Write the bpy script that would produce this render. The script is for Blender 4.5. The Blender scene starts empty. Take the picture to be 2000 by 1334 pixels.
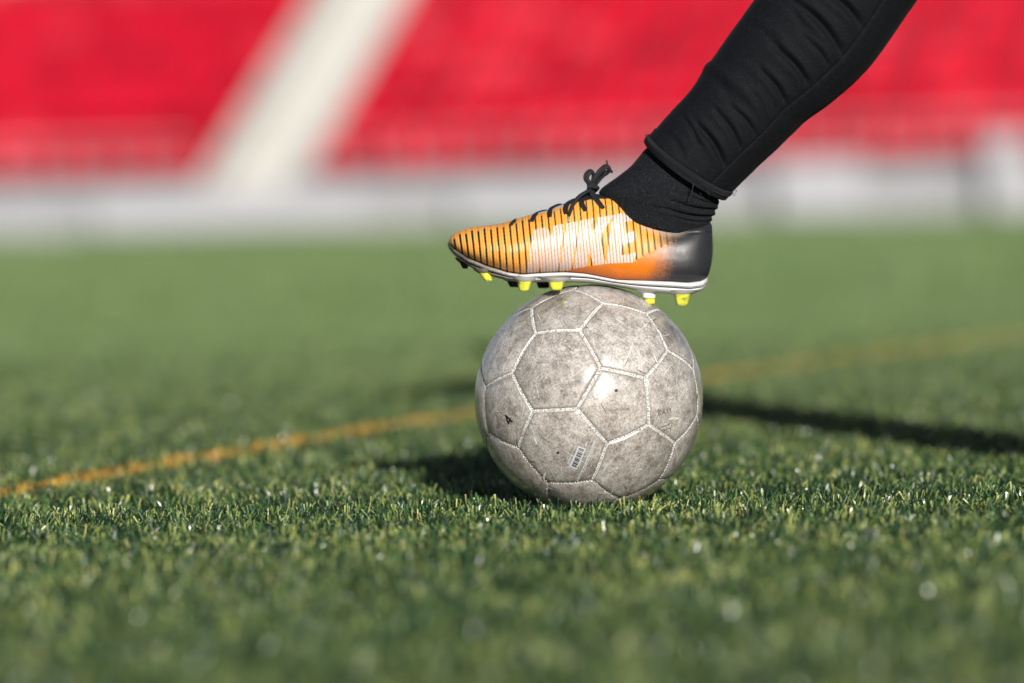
import bpy, bmesh, math, random
import numpy as np
from mathutils import Matrix, Vector, Quaternion
from mathutils.bvhtree import BVHTree

rng = np.random.default_rng(7)
random.seed(7)
S = bpy.context.scene
COL = S.collection
R_ = math.radians

# ------------------------------------------------------------------ camera
FPX, PXM = 7500.0, 2021.0            # 135 mm lens on a 36 mm wide frame of 2000 px; px per metre at the ball
DIST = FPX / PXM                     # metres from lens to ball centre plane
BR = 0.11                            # ball radius
C = np.array([0.0, 0.0, BR - 0.0005]) # ball centre
pitch, roll = R_(2.03), R_(1.4)
F0 = np.array([0, math.cos(pitch), -math.sin(pitch)])
U0 = np.array([0, math.sin(pitch), math.cos(pitch)])
R0 = np.array([1.0, 0, 0])
CR = R0 * math.cos(roll) - U0 * math.sin(roll)
CU = U0 * math.cos(roll) + R0 * math.sin(roll)
CF = F0
CAM = C - DIST * (CF + (150 / FPX) * CR - (111 / FPX) * CU)
cam_d = bpy.data.cameras.new('camera')
cam = bpy.data.objects.new('camera', cam_d)
COL.objects.link(cam)
m = Matrix.Identity(4)
for i in range(3):
    m[i][0], m[i][1], m[i][2], m[i][3] = CR[i], CU[i], -CF[i], CAM[i]
cam.matrix_world = m
cam_d.lens, cam_d.sensor_width = 135, 36
cam_d.clip_start, cam_d.clip_end = 0.1, 600
cam_d.dof.use_dof = True
cam_d.dof.focus_distance = DIST - 0.055
cam_d.dof.aperture_fstop = 2.45
S.camera = cam

# ------------------------------------------------------------------ sky, sun, exposure
SUN_EL, SUN_AZ = R_(22.0), R_(12.0)  # sun behind the camera, 10 deg to its right
world = bpy.data.worlds.new('World'); S.world = world; world.use_nodes = True
wn = world.node_tree; wn.nodes.clear()
sky = wn.nodes.new('ShaderNodeTexSky'); sky.sky_type = 'NISHITA'; sky.sun_disc = False
sky.sun_elevation = SUN_EL; sky.sun_rotation = math.pi - SUN_AZ
sky.air_density = 1.0; sky.dust_density = 0.6
bg = wn.nodes.new('ShaderNodeBackground'); bg.inputs['Strength'].default_value = 0.050
wo = wn.nodes.new('ShaderNodeOutputWorld')
wn.links.new(sky.outputs[0], bg.inputs[0]); wn.links.new(bg.outputs[0], wo.inputs[0])
sl = bpy.data.lights.new('sun', 'SUN'); sl.energy = 4.9; sl.angle = R_(0.53); sl.color = (1.0, 0.955, 0.88)
sun = bpy.data.objects.new('sun', sl); COL.objects.link(sun)
sdir = Vector((math.sin(SUN_AZ) * math.cos(SUN_EL), -math.cos(SUN_AZ) * math.cos(SUN_EL), math.sin(SUN_EL)))
sun.rotation_euler = sdir.to_track_quat('Z', 'Y').to_euler(); sun.location = sdir * 60
S.view_settings.view_transform = 'Standard'; S.view_settings.look = 'None'
S.view_settings.exposure = 0.12; S.view_settings.gamma = 1.0; S.view_settings.use_curve_mapping = False
S.render.engine = 'CYCLES'
S.cycles.max_bounces = 6; S.cycles.diffuse_bounces = 3; S.cycles.glossy_bounces = 3

# ------------------------------------------------------------------ helpers
def tag(o, label=None, cat=None, group=None, kind=None):
    if label: o['label'] = label
    if cat: o['category'] = cat
    if group: o['group'] = group
    if kind: o['kind'] = kind
    return o

def empty(name, loc=(0, 0, 0), rz=0.0):
    o = bpy.data.objects.new(name, None); COL.objects.link(o)
    o.location = loc; o.rotation_euler = (0, 0, rz); o.empty_display_size = 0.1
    return o

def parent_keep(o, p):
    """parent o under p, its mesh staying where o.matrix_basis put it in the world"""
    mw = o.matrix_basis.copy()
    chain = p.matrix_basis.copy(); q = p.parent
    while q is not None:
        chain = q.matrix_basis @ chain; q = q.parent
    o.parent = p
    o.matrix_basis = chain.inverted() @ mw
    return o

def mesh_np(name, v, faces, smooth=True):
    """faces: int array (n,4) / (n,3), or a list of tuples"""
    me = bpy.data.meshes.new(name)
    v = np.asarray(v, dtype=np.float32)
    if isinstance(faces, np.ndarray):
        n, k = faces.shape
        me.vertices.add(len(v)); me.vertices.foreach_set('co', v.ravel())
        me.loops.add(n * k); me.loops.foreach_set('vertex_index', faces.astype(np.int32).ravel())
        me.polygons.add(n)
        me.polygons.foreach_set('loop_start', np.arange(0, n * k, k, dtype=np.int32))
        try: me.polygons.foreach_set('loop_total', np.full(n, k, dtype=np.int32))
        except Exception: pass
        me.update(calc_edges=True); me.validate()
    else:
        me.from_pydata([tuple(map(float, p)) for p in v], [], faces); me.update()
    if smooth:
        me.polygons.foreach_set('use_smooth', [True] * len(me.polygons))
    return me

def link(name, me, mat=None, parent=None, matrix=None):
    o = bpy.data.objects.new(name, me); COL.objects.link(o)
    if mat is not None and len(me.materials) == 0: me.materials.append(mat)
    if matrix is not None: o.matrix_basis = matrix
    if parent is not None: parent_keep(o, parent)
    return o

def set_attr(me, name, arr, kind='FLOAT', dom='POINT'):
    a = me.attributes.new(name, kind, dom)
    if kind == 'FLOAT_COLOR': a.data.foreach_set('color', np.asarray(arr, dtype=np.float32).ravel())
    else: a.data.foreach_set('value', np.asarray(arr))
    return a

def grid_faces(nu, nv, closed=True, off=0):
    """quads for nu rows of nv points (rows joined; each row closed or open)"""
    i = np.arange(nu - 1)[:, None]; j = np.arange(nv if closed else nv - 1)[None]
    a = i * nv + j; b = i * nv + (j + 1) % nv
    return np.stack([a, b, b + nv, a + nv], -1).reshape(-1, 4) + off

def catmull(pts, ts):
    """smooth interpolation of pts (n,k) at parameters ts in 0..n-1"""
    p = np.asarray(pts, float); n = len(p)
    ts = np.clip(ts, 0, n - 1 - 1e-9); i = np.floor(ts).astype(int); f = (ts - i)[:, None]
    g = lambda k: p[np.clip(k, 0, n - 1)]
    p0, p1, p2, p3 = g(i - 1), g(i), g(i + 1), g(i + 2)
    return 0.5 * (2 * p1 + (p2 - p0) * f + (2 * p0 - 5 * p1 + 4 * p2 - p3) * f ** 2 + (3 * p1 - p0 - 3 * p2 + p3) * f ** 3)

def smoothstep(a, b, x):
    t = np.clip((x - a) / (b - a), 0, 1); return t * t * (3 - 2 * t)

def tube(path, radii, n=8, flat=1.0, cap=True):
    """swept tube through path (m,3); flat<1 squashes it along its binormal. returns v, faces(list)"""
    p = np.asarray(path, float); mct = len(p)
    radii = np.broadcast_to(np.asarray(radii, float), (mct,))
    t = np.gradient(p, axis=0); t /= np.linalg.norm(t, axis=1)[:, None] + 1e-12
    nrm = np.zeros_like(p); ref = np.array([0.1, -1.0, 0.2])
    for i in range(mct):
        r = ref - t[i] * ref.dot(t[i]); r /= np.linalg.norm(r) + 1e-12; nrm[i] = r; ref = r
    b = np.cross(t, nrm)
    a = np.linspace(0, 2 * np.pi, n, endpoint=False)
    v = p[:, None] + radii[:, None, None] * (np.cos(a)[None, :, None] * nrm[:, None] * flat + np.sin(a)[None, :, None] * b[:, None])
    f = [tuple(q) for q in grid_faces(mct, n)]
    if cap: f += [tuple(range(n - 1, -1, -1)), tuple(range((mct - 1) * n, mct * n))]
    return v.reshape(-1, 3), f

def merge(parts):
    V, Fc, o = [], [], 0
    for v, f in parts:
        V.append(np.asarray(v, float)); Fc += [tuple(int(i) + o for i in q) for q in f]; o += len(v)
    return np.concatenate(V), Fc

def box_vf(x0, x1, y0, y1, z0, z1):
    v = [(x, y, z) for z in (z0, z1) for y in (y0, y1) for x in (x0, x1)]
    return v, [(0, 2, 3, 1), (4, 5, 7, 6), (0, 1, 5, 4), (2, 6, 7, 3), (0, 4, 6, 2), (1, 3, 7, 5)]

def bevel_box(name, x0, x1, y0, y1, z0, z1, bev=0.01, seg=2):
    bm = bmesh.new(); v, f = box_vf(x0, x1, y0, y1, z0, z1)
    vs = [bm.verts.new(p) for p in v]
    for q in f: bm.faces.new([vs[i] for i in q])
    bmesh.ops.bevel(bm, geom=bm.edges[:], offset=bev, segments=seg, profile=0.5, affect='EDGES')
    bmesh.ops.recalc_face_normals(bm, faces=bm.faces)
    me = bpy.data.meshes.new(name); bm.to_mesh(me); bm.free(); return me

def noise2(x, y, scale, seed=0, oct=3):
    """cheap value noise on arrays, 0..1"""
    out = np.zeros_like(x, dtype=float); amp, tot = 1.0, 0.0
    for k in range(oct):
        X, Y = x * scale * 2 ** k, y * scale * 2 ** k
        xi, yi = np.floor(X).astype(np.int64), np.floor(Y).astype(np.int64)
        fx, fy = X - xi, Y - yi; fx = fx * fx * (3 - 2 * fx); fy = fy * fy * (3 - 2 * fy)
        def h(a, b):
            q = np.sin(a * 127.1 + b * 311.7 + (seed + k) * 74.7) * 43758.5453
            return q - np.floor(q)
        out += amp * ((h(xi, yi) * (1 - fx) + h(xi + 1, yi) * fx) * (1 - fy) + (h(xi, yi + 1) * (1 - fx) + h(xi + 1, yi + 1) * fx) * fy)
        tot += amp; amp *= 0.5
    return out / tot

# ------------------------------------------------------------------ materials
class NT:
    def __init__(s, name):
        s.mat = bpy.data.materials.new(name); s.mat.use_nodes = True
        s.t = s.mat.node_tree; s.b = s.t.nodes['Principled BSDF']
    def n(s, ty, **kw):
        nd = s.t.nodes.new(ty)
        for k, v in kw.items():
            if k in nd.inputs: nd.inputs[k].default_value = v
            else: setattr(nd, k, v)
        return nd
    def l(s, a, b): s.t.links.new(a, b); return s
    def math(s, op, a, b=None, c=None, clamp=False):
        nd = s.t.nodes.new('ShaderNodeMath'); nd.operation = op; nd.use_clamp = clamp
        for i, q in enumerate((a, b, c)):
            if q is None: continue
            if isinstance(q, (int, float)): nd.inputs[i].default_value = q
            else: s.l(q, nd.inputs[i])
        return nd.outputs[0]
    def ramp(s, fac, stops, interp='LINEAR'):
        nd = s.t.nodes.new('ShaderNodeValToRGB'); nd.color_ramp.interpolation = interp
        e = nd.color_ramp.elements
        while len(e) < len(stops): e.new(0.5)
        for q, (p, c) in zip(e, stops):
            q.position = p; q.color = (*c, 1) if len(c) == 3 else c
        s.l(fac, nd.inputs[0]); return nd.outputs[0]
    def mix(s, fac, a, b, mode='MIX'):
        nd = s.t.nodes.new('ShaderNodeMix'); nd.data_type = 'RGBA'; nd.blend_type = mode
        for sock, q in ((nd.inputs[0], fac), (nd.inputs[6], a), (nd.inputs[7], b)):
            if isinstance(q, (int, float)): sock.default_value = q
            elif isinstance(q, tuple): sock.default_value = (*q, 1)
            else: s.l(q, sock)
        return nd.outputs[2]
    def noise(s, vec, scale, detail=3, rough=0.5, dims='3D', w=None):
        nd = s.t.nodes.new('ShaderNodeTexNoise'); nd.noise_dimensions = dims
        nd.inputs['Scale'].default_value = scale; nd.inputs['Detail'].default_value = detail
        nd.inputs['Roughness'].default_value = rough
        if vec is not None: s.l(vec, nd.inputs['Vector'])
        if w is not None: s.l(w, nd.inputs['W'])
        return nd.outputs['Fac']
    def mapping(s, vec, rot=(0, 0, 0), scale=(1, 1, 1), loc=(0, 0, 0)):
        nd = s.t.nodes.new('ShaderNodeMapping')
        nd.inputs['Rotation'].default_value = rot; nd.inputs['Scale'].default_value = scale; nd.inputs['Location'].default_value = loc
        s.l(vec, nd.inputs['Vector']); return nd.outputs[0]
    def bump(s, height, strength=0.3, dist=0.001):
        nd = s.t.nodes.new('ShaderNodeBump'); nd.inputs['Strength'].default_value = strength
        nd.inputs['Distance'].default_value = dist
        s.l(height, nd.inputs['Height']); s.l(nd.outputs[0], s.b.inputs['Normal']); return nd
    def set(s, color=None, rough=None, spec=None, **kw):
        if color is not None:
            if isinstance(color, tuple): s.b.inputs['Base Color'].default_value = (*color, 1)
            else: s.l(color, s.b.inputs['Base Color'])
        if rough is not None:
            if isinstance(rough, (int, float)): s.b.inputs['Roughness'].default_value = rough
            else: s.l(rough, s.b.inputs['Roughness'])
        if spec is not None: s.b.inputs['Specular IOR Level'].default_value = spec
        for k, v in kw.items(): s.b.inputs[k.replace('_', ' ')].default_value = v
        return s

def simple(name, color, rough=0.6, spec=0.4, var=0.15, scale=8, bump=0.0, bscale=200):
    q = NT(name); tc = q.n('ShaderNodeTexCoord').outputs['Object']
    nz = q.noise(tc, scale, 4, 0.6)
    lo = tuple(max(0, c * (1 - var)) for c in color); hi = tuple(min(1, c * (1 + var)) for c in color)
    q.set(q.ramp(nz, [(0.3, lo), (0.7, hi)]), rough, spec)
    if bump: q.bump(q.noise(tc, bscale, 3), bump, 0.001)
    return q.mat

# ------------------------------------------------------------------ ground
def ray_ground(px, py, z=0.0):
    d = CF + (px - 1000) / FPX * CR + (667 - py) / FPX * CU
    return CAM + d * ((z - CAM[2]) / d[2])

LINE_PX = [(0, 976), (200, 930), (420, 884), (680, 842), (930, 811), (1500, 728), (2000, 655)]
lp = np.array([ray_ground(x, y, 0.008)[:2] for x, y in LINE_PX])
LC = np.polyfit(lp[:, 1], lp[:, 0], 2)

def line_mask(q, pos, jitter, half):
    """1 on the orange painted line (x as a quadratic of y on the ground)"""
    sx = q.n('ShaderNodeSeparateXYZ'); q.l(pos, sx.inputs[0])
    x, y = sx.outputs[0], sx.outputs[1]
    xl = q.math('MULTIPLY_ADD', q.math('MULTIPLY_ADD', y, float(LC[0]), float(LC[1])), y, float(LC[2]))
    d = q.math('ABSOLUTE', q.math('SUBTRACT', x, xl))
    d = q.math('ADD', d, jitter)
    return q.math('LESS_THAN', d, half)

q = NT('infill'); geo = q.n('ShaderNodeNewGeometry').outputs['Position']
nz = q.noise(geo, 180, 3); nz2 = q.noise(geo, 0.7, 3)
c1 = q.ramp(nz, [(0.35, (0.010, 0.020, 0.010)), (0.7, (0.045, 0.085, 0.035))])
c2 = q.ramp(nz2, [(0.3, (0.7, 0.7, 0.7)), (0.7, (1.1, 1.1, 1.1))])
q.set(q.mix(1.0, c1, c2, 'MULTIPLY'), 0.85, 0.2); q.bump(nz, 0.6, 0.003)
MAT_INFILL = q.mat
gv = [(-160, -40, 0), (160, -40, 0), (160, 260, 0), (-160, 260, 0)]
pitch_o = link('football_pitch', mesh_np('football_pitch', gv, [(0, 1, 2, 3)], False), MAT_INFILL)
tag(pitch_o, 'green artificial football pitch carpet under the ball', 'pitch', kind='structure')

# blades: a few patches of turf, instanced on scattered cells by geometry nodes
q = NT('turf_blade'); geo = q.n('ShaderNodeNewGeometry').outputs['Position']
rnd = q.n('ShaderNodeAttribute', attribute_name='rnd').outputs['Fac']
rnd2 = q.n('ShaderNodeAttribute', attribute_name='rnd2').outputs['Fac']
g1 = q.ramp(rnd, [(0.0, (0.004, 0.014, 0.010)), (0.30, (0.015, 0.052, 0.027)), (0.50, (0.066, 0.148, 0.056)), (0.64, (0.255, 0.325, 0.110)), (1.0, (0.480, 0.465, 0.195))])
big = q.noise(geo, 1.3, 4, 0.6)
g2 = q.ramp(big, [(0.30, (0.72, 0.82, 0.76)), (0.70, (1.15, 1.10, 1.0))])
g3 = q.mix(1.0, g1, g2, 'MULTIPLY')
med = q.noise(geo, 22, 3, 0.6)
g3 = q.mix(1.0, g3, q.ramp(med, [(0.38, (0.34, 0.46, 0.42)), (0.60, (1.26, 1.20, 1.08))]), 'MULTIPLY')
sxy = q.n('ShaderNodeSeparateXYZ'); q.l(geo, sxy.inputs[0])       # brighter light over the far pitch, painted into the blade colour by distance
far_light = q.n('ShaderNodeMapRange', interpolation_type='SMOOTHSTEP'); far_light.inputs[1].default_value = 0.6; far_light.inputs[2].default_value = 6.0
q.l(q.math('ADD', sxy.outputs[1], q.math('MULTIPLY', q.math('SUBTRACT', big, 0.5), 4.0)), far_light.inputs[0])
g3 = q.mix(far_light.outputs[0], g3, q.mix(1.0, q.mix(0.30, g3, (0.120, 0.178, 0.080)), (1.48, 1.50, 1.42), 'MULTIPLY'))
jit = q.math('MULTIPLY', q.math('SUBTRACT', rnd2, 0.30), 0.029)
lm = line_mask(q, geo, jit, 0.0205)
orange = q.ramp(rnd, [(0.0, (0.34, 0.14, 0.015)), (0.5, (0.66, 0.33, 0.045)), (1.0, (0.85, 0.54, 0.12))])
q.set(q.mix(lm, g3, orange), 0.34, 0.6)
q.b.inputs['Subsurface Weight'].default_value = 0.0
rr = q.ramp(rnd2, [(0.0, (0.25, 0.25, 0.25)), (0.5, (0.32, 0.32, 0.32)), (0.7, (0.40, 0.40, 0.40)), (1.0, (0.52, 0.52, 0.52))]); q.l(rr, q.b.inputs['Roughness'])
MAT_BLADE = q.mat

PATCH, NPATCH, NBL, LV = 0.25, 8, 4300, 4
PV, PF, PID, RN1, RN2 = [], [], [], [], []
voff = 0
for k in range(NPATCH):
    n = NBL
    ncl = n // 9
    cx, cy = rng.uniform(0, PATCH, ncl), rng.uniform(0, PATCH, ncl)
    ci = rng.integers(0, ncl, n)
    bx, by = cx[ci] + rng.normal(0, 0.0030, n), cy[ci] + rng.normal(0, 0.0030, n)
    cd = rng.uniform(0, 2 * np.pi, ncl)
    az = np.where(rng.random(n) < 0.55, cd[ci] + rng.normal(0, 0.7, n), rng.uniform(0, 2 * np.pi, n))
    L = rng.uniform(0.010, 0.0205, n)
    lcl = np.abs(rng.normal(0.60, 0.38, ncl))
    lean = np.clip(lcl[ci] + rng.normal(0.05, 0.28, n), 0.02, 1.5)
    curl = np.clip(rng.normal(0.5, 0.55, n), -0.4, 1.7)
    w = rng.uniform(0.0009, 0.0017, n)
    tw = rng.uniform(0, 2 * np.pi, n)
    t = np.linspace(0, 1, LV)
    ang = lean[:, None] + curl[:, None] * t[None]           # lean grows along the blade
    ds = L[:, None] / (LV - 1)
    h = np.concatenate([np.zeros((n, 1)), np.cumsum(np.cos(ang[:, :-1]) * ds, 1)], 1)
    r = np.concatenate([np.zeros((n, 1)), np.cumsum(np.sin(ang[:, :-1]) * ds, 1)], 1)
    cxp = bx[:, None] + r * np.cos(az)[:, None]; cyp = by[:, None] + r * np.sin(az)[:, None]
    twl = tw[:, None] + t[None] * rng.normal(0, 1.1, n)[:, None]
    wx, wy = np.cos(twl) * w[:, None] / 2, np.sin(twl) * w[:, None] / 2
    a = np.stack([cxp - wx, cyp - wy, h - 0.001], -1); b = np.stack([cxp + wx, cyp + wy, h - 0.001], -1)
    v = np.stack([a, b], 2).reshape(n, LV * 2, 3)
    v[:, :, :2] -= PATCH / 2
    base = (np.arange(n) * LV * 2)[:, None, None] + voff
    lv = np.arange(LV - 1)[None, :, None] * 2
    f = base + lv + np.array([0, 1, 3, 2])[None, None]
    PV.append(v.reshape(-1, 3)); PF.append(f.reshape(-1, 4))
    PID.append(np.full(n * LV * 2, k)); RN1.append(np.repeat(np.clip(rng.beta(1.3, 1.75, n), 0, 1), LV * 2)); RN2.append(np.repeat(rng.random(n), LV * 2))
    voff += n * LV * 2
pts, prot, pscl, pk = [], [], [], []
def cells(y0, y1, step, scl):
    ys = np.arange(y0, y1, step)
    for y in ys:
        Z = y - CAM[1]
        hw = 0.21 * Z + 1.6
        for x in np.arange(-hw, hw + step, step):
            pts.append((math.floor(x / step) * step, y, 0)); prot.append(rng.integers(0, 4) * math.pi / 2)
            pscl.append(scl); pk.append(100 + rng.integers(0, NPATCH))
cells(-2.55, 8.2, PATCH, 1.0)
cells(8.2 + 0.125, 50.6, PATCH * 2, 2.0)
npnt = len(pts)
V = np.concatenate(PV + [np.array(pts)])
me = mesh_np('artificial_turf', V, np.concatenate(PF), False)
set_attr(me, 'pid', np.concatenate(PID + [np.array(pk)]).astype(np.int32), 'INT')
set_attr(me, 'rnd', np.concatenate(RN1 + [np.zeros(npnt)]).astype(np.float32))
set_attr(me, 'rnd2', np.concatenate(RN2 + [np.zeros(npnt)]).astype(np.float32))
set_attr(me, 'rot', np.concatenate([np.zeros(voff), np.array(prot)]).astype(np.float32))
set_attr(me, 'scl', np.concatenate([np.zeros(voff), np.array(pscl)]).astype(np.float32))
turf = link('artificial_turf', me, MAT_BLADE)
tag(turf, 'short green artificial grass blades with a curved orange painted line', 'grass', kind='stuff')
ng = bpy.data.node_groups.new('turf_nodes', 'GeometryNodeTree')
ng.interface.new_socket('Geometry', in_out='INPUT', socket_type='NodeSocketGeometry')
ng.interface.new_socket('Geometry', in_out='OUTPUT', socket_type='NodeSocketGeometry')
gi, go = ng.nodes.new('NodeGroupInput'), ng.nodes.new('NodeGroupOutput')
def gattr(nm, ty):
    nd = ng.nodes.new('GeometryNodeInputNamedAttribute'); nd.data_type = ty; nd.inputs['Name'].default_value = nm
    return [s for s in nd.outputs if s.enabled and s.name == 'Attribute'][0]
pid = gattr('pid', 'INT'); rot = gattr('rot', 'FLOAT'); scl = gattr('scl', 'FLOAT')
comb = ng.nodes.new('ShaderNodeCombineXYZ'); ng.links.new(rot, comb.inputs[2])
join = ng.nodes.new('GeometryNodeJoinGeometry')
for k in range(NPATCH):
    def sep(val):
        cmp = ng.nodes.new('FunctionNodeCompare'); cmp.data_type = 'INT'; cmp.operation = 'EQUAL'
        ins = [s for s in cmp.inputs if s.enabled]
        ng.links.new(pid, ins[0]); ins[1].default_value = val
        sp = ng.nodes.new('GeometryNodeSeparateGeometry'); sp.domain = 'POINT'
        ng.links.new(gi.outputs[0], sp.inputs[0]); ng.links.new(cmp.outputs[0], sp.inputs[1]); return sp.outputs[0]
    ip = ng.nodes.new('GeometryNodeInstanceOnPoints')
    ng.links.new(sep(100 + k), ip.inputs['Points']); ng.links.new(sep(k), ip.inputs['Instance'])
    ng.links.new(comb.outputs[0], ip.inputs['Rotation']); ng.links.new(scl, ip.inputs['Scale'])
    ng.links.new(ip.outputs[0], join.inputs[0])
ng.links.new(join.outputs[0], go.inputs[0])
md = turf.modifiers.new('scatter', 'NODES'); md.node_group = ng

# ------------------------------------------------------------------ stand behind the pitch
SA = R_(15.0)                                  # the stand is turned this much to the view
SO = np.array([0.2, 50.0])                     # a point on the front wall
ST = np.array([math.cos(SA), -math.sin(SA)]); SN = np.array([math.sin(SA), math.cos(SA)])
def sp(t, n, z=0.0):
    p = SO + t * ST + n * SN; return (float(p[0]), float(p[1]), z)
def smat(t=0, n=0, z=0):
    return Matrix.Translation(Vector(sp(t, n, z))) @ Matrix.Rotation(-SA, 4, 'Z')

MAT_CONC = simple('concrete', (0.34, 0.34, 0.35), 0.85, 0.2, 0.15, 1.5, 0.2, 40)
MAT_PALE = simple('pale_concrete', (0.34, 0.34, 0.36), 0.8, 0.2, 0.08, 1.2)
MAT_WHITE = simple('white_panel', (0.42, 0.42, 0.45), 0.5, 0.3, 0.04, 2)
MAT_STAIR = simple('stair_concrete', (0.50, 0.49, 0.465), 0.85, 0.2, 0.06, 2)
q = NT('red_plastic'); orr = q.n('ShaderNodeObjectInfo').outputs['Random']; P = q.n('ShaderNodeNewGeometry').outputs['Position']
rc = q.ramp(orr, [(0.0, (0.34, 0.002, 0.016)), (0.55, (0.52, 0.002, 0.020)), (0.88, (0.60, 0.004, 0.028)), (1.0, (0.64, 0.035, 0.060))])   # some seats bleached, some newer
q.set(q.mix(1.0, rc, q.ramp(q.noise(P, 0.55, 3, 0.6), [(0.30, (0.85, 0.85, 0.85)), (0.68, (1.12, 1.12, 1.12))]), 'MULTIPLY'), 0.55, 0.13)
MAT_RED = q.mat
MAT_STEEL = simple('pale_steel', (0.38, 0.39, 0.41), 0.4, 0.5, 0.06, 3)
MAT_DARKSTEEL = simple('dark_steel', (0.10, 0.10, 0.11), 0.5, 0.4, 0.06, 3)

path_me = mesh_np('pavement', [(-40, -1.3, 0.02), (40, -1.3, 0.02), (40, 0, 0.02), (-40, 0, 0.02), (-40, -1.3, -0.1), (40, -1.3, -0.1), (40, 0, -0.1), (-40, 0, -0.1)],
                  [(0, 1, 2, 3), (0, 4, 5, 1), (1, 5, 6, 2), (2, 6, 7, 3), (3, 7, 4, 0)], False)
tag(link('pavement', path_me, MAT_PALE, matrix=smat()), 'pale paved strip between pitch and stand', 'pavement', kind='structure')

WALL_H = 0.68
ROWS, RISE, DEP = 10, 0.42, 0.80
AIS0, AIS1 = -4.95, -3.50                      # the stairway gap along the stand
wall = empty('front_wall', sp(0, 0))
wall.rotation_euler = (0, 0, -SA)
tag(wall, 'low pale concrete wall along the foot of the red stand', 'wall')
for k in range(-9, 10):
    if k == -3: a0, a1 = -6.0, AIS0
    elif k == -2: a0, a1 = AIS1, -2.0
    else: a0, a1 = k * 2.0, k * 2.0 + 2.0
    o = link('panel', bevel_box('panel', a0 + 0.01, a1 - 0.01, 0, 0.14, 0, WALL_H, 0.012, 1), MAT_PALE, wall, smat())
o = link('coping', bevel_box('coping', -24, AIS0, -0.03, 0.18, WALL_H + 0.003, WALL_H + 0.06, 0.01, 1), MAT_CONC, wall, smat())
o = link('coping', bevel_box('coping', AIS1, 26, -0.03, 0.18, WALL_H + 0.003, WALL_H + 0.06, 0.01, 1), MAT_CONC, wall, smat())

terr = empty('grandstand', sp(0, 0.6)); terr.rotation_euler = (0, 0, -SA)
tag(terr, 'stepped grey concrete terrace carrying the rows of red seats', 'grandstand')
for r in range(ROWS):
    z1 = 0.52 + r * RISE
    for (a0, a1) in ((-24, AIS0), (AIS1, 26)):
        link('terrace_step', bevel_box('terrace_step', a0, a1, 0.5 + r * DEP, 0.5 + (r + 1) * DEP - 0.003, 0, z1, 0.008, 1), MAT_CONC, terr, smat())

stair = empty('stairway', sp(-2, 0)); stair.rotation_euler = (0, 0, -SA)
tag(stair, 'pale concrete stairway climbing between two blocks of red seats', 'stairs')
NS = ROWS * 2 + 1
for i in range(NS):
    link('step', bevel_box('step', AIS0 + 0.005, AIS1 - 0.005, 0.1 + i * 0.4, 0.1 + (i + 1) * 0.4 - 0.003, 0.0, 0.21 + i * 0.21, 0.01, 1), MAT_STAIR, stair, smat())
for a in (AIS0, AIS1):                          # pale side kerbs of the stairway
    bm_v = [(a + dx, n, z) for dx in (-0.09, 0.09) for (n, z) in ((0.2, 0.0), (0.2, 0.62), (0.2 + NS * 0.4, 0.62 + NS * 0.21), (0.2 + NS * 0.4, 0.0))]
    link('side_kerb', mesh_np('side_kerb', bm_v, [(0, 1, 2, 3), (7, 6, 5, 4), (0, 4, 5, 1), (1, 5, 6, 2), (2, 6, 7, 3)], False), MAT_STAIR, stair, smat())

# seats
def seat_parts():
    """bucket seat: back and pan as curved sheets with thickness, on a bracket; origin at the tread below its front"""
    def sheet(fn, nu=7, nv=6, th=0.018):
        us = np.linspace(-1, 1, nu); vs = np.linspace(0, 1, nv)
        P = np.array([[fn(u, v) for u in us] for v in vs]); dv = np.gradient(P, axis=0); du = np.gradient(P, axis=1)
        N = np.cross(du, dv); N /= np.linalg.norm(N, axis=2)[:, :, None]
        A, B = P.reshape(-1, 3), (P - N * th).reshape(-1, 3)
        f = [tuple(x) for x in grid_faces(nv, nu, False)]; g = [tuple(x[::-1] + nu * nv) for x in grid_faces(nv, nu, False)]
        rim = [i for i in range(nu)] + [j * nu + nu - 1 for j in range(1, nv)] + [(nv - 1) * nu + i for i in range(nu - 2, -1, -1)] + [j * nu for j in range(nv - 2, 0, -1)]
        s = [(rim[i], rim[i] + nu * nv, rim[(i + 1) % len(rim)] + nu * nv, rim[(i + 1) % len(rim)]) for i in range(len(rim))]
        return np.concatenate([A, B]), f + g + s
    pan = sheet(lambda u, v: (u * (0.237 - 0.02 * (1 - v)), 0.40 * v, 0.43 - 0.03 * math.sin(math.pi * min(1, v * 1.1)) * (1 - u * u) - 0.05 * (1 - v) ** 4 + 0.012 * u * u))
    bk = sheet(lambda u, v: (u * (0.237 - 0.03 * v ** 3), 0.40 + 0.09 * v + 0.035 * (1 - u * u) - 0.02, 0.42 + 0.35 * v - 0.03 * abs(u) ** 3 * v))
    br = merge([box_vf(-0.03, 0.03, 0.18, 0.24, 0, 0.39), box_vf(-0.12, 0.12, 0.12, 0.32, 0.375, 0.39), box_vf(-0.07, 0.07, 0.14, 0.28, 0.0, 0.02)])
    return pan, bk, br
pan, bk, br = seat_parts()
ME_PAN, ME_BACK, ME_BR = mesh_np('seat_pan', *pan), mesh_np('backrest', *bk), mesh_np('bracket', *br, False)
ME_PAN.materials.append(MAT_RED); ME_BACK.materials.append(MAT_RED); ME_BR.materials.append(MAT_DARKSTEEL)
seat0 = None
ORD = ['lowest', 'second', 'third', 'fourth', 'fifth', 'sixth', 'seventh', 'eighth']
NTHW = ['first', 'second', 'third', 'fourth', 'fifth', 'sixth', 'seventh', 'eighth', 'ninth', 'tenth', 'eleventh', 'twelfth', 'thirteenth', 'fourteenth', 'fifteenth', 'sixteenth', 'seventeenth', 'eighteenth', 'nineteenth', 'twentieth', 'twenty-first', 'twenty-second', 'twenty-third']
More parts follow.
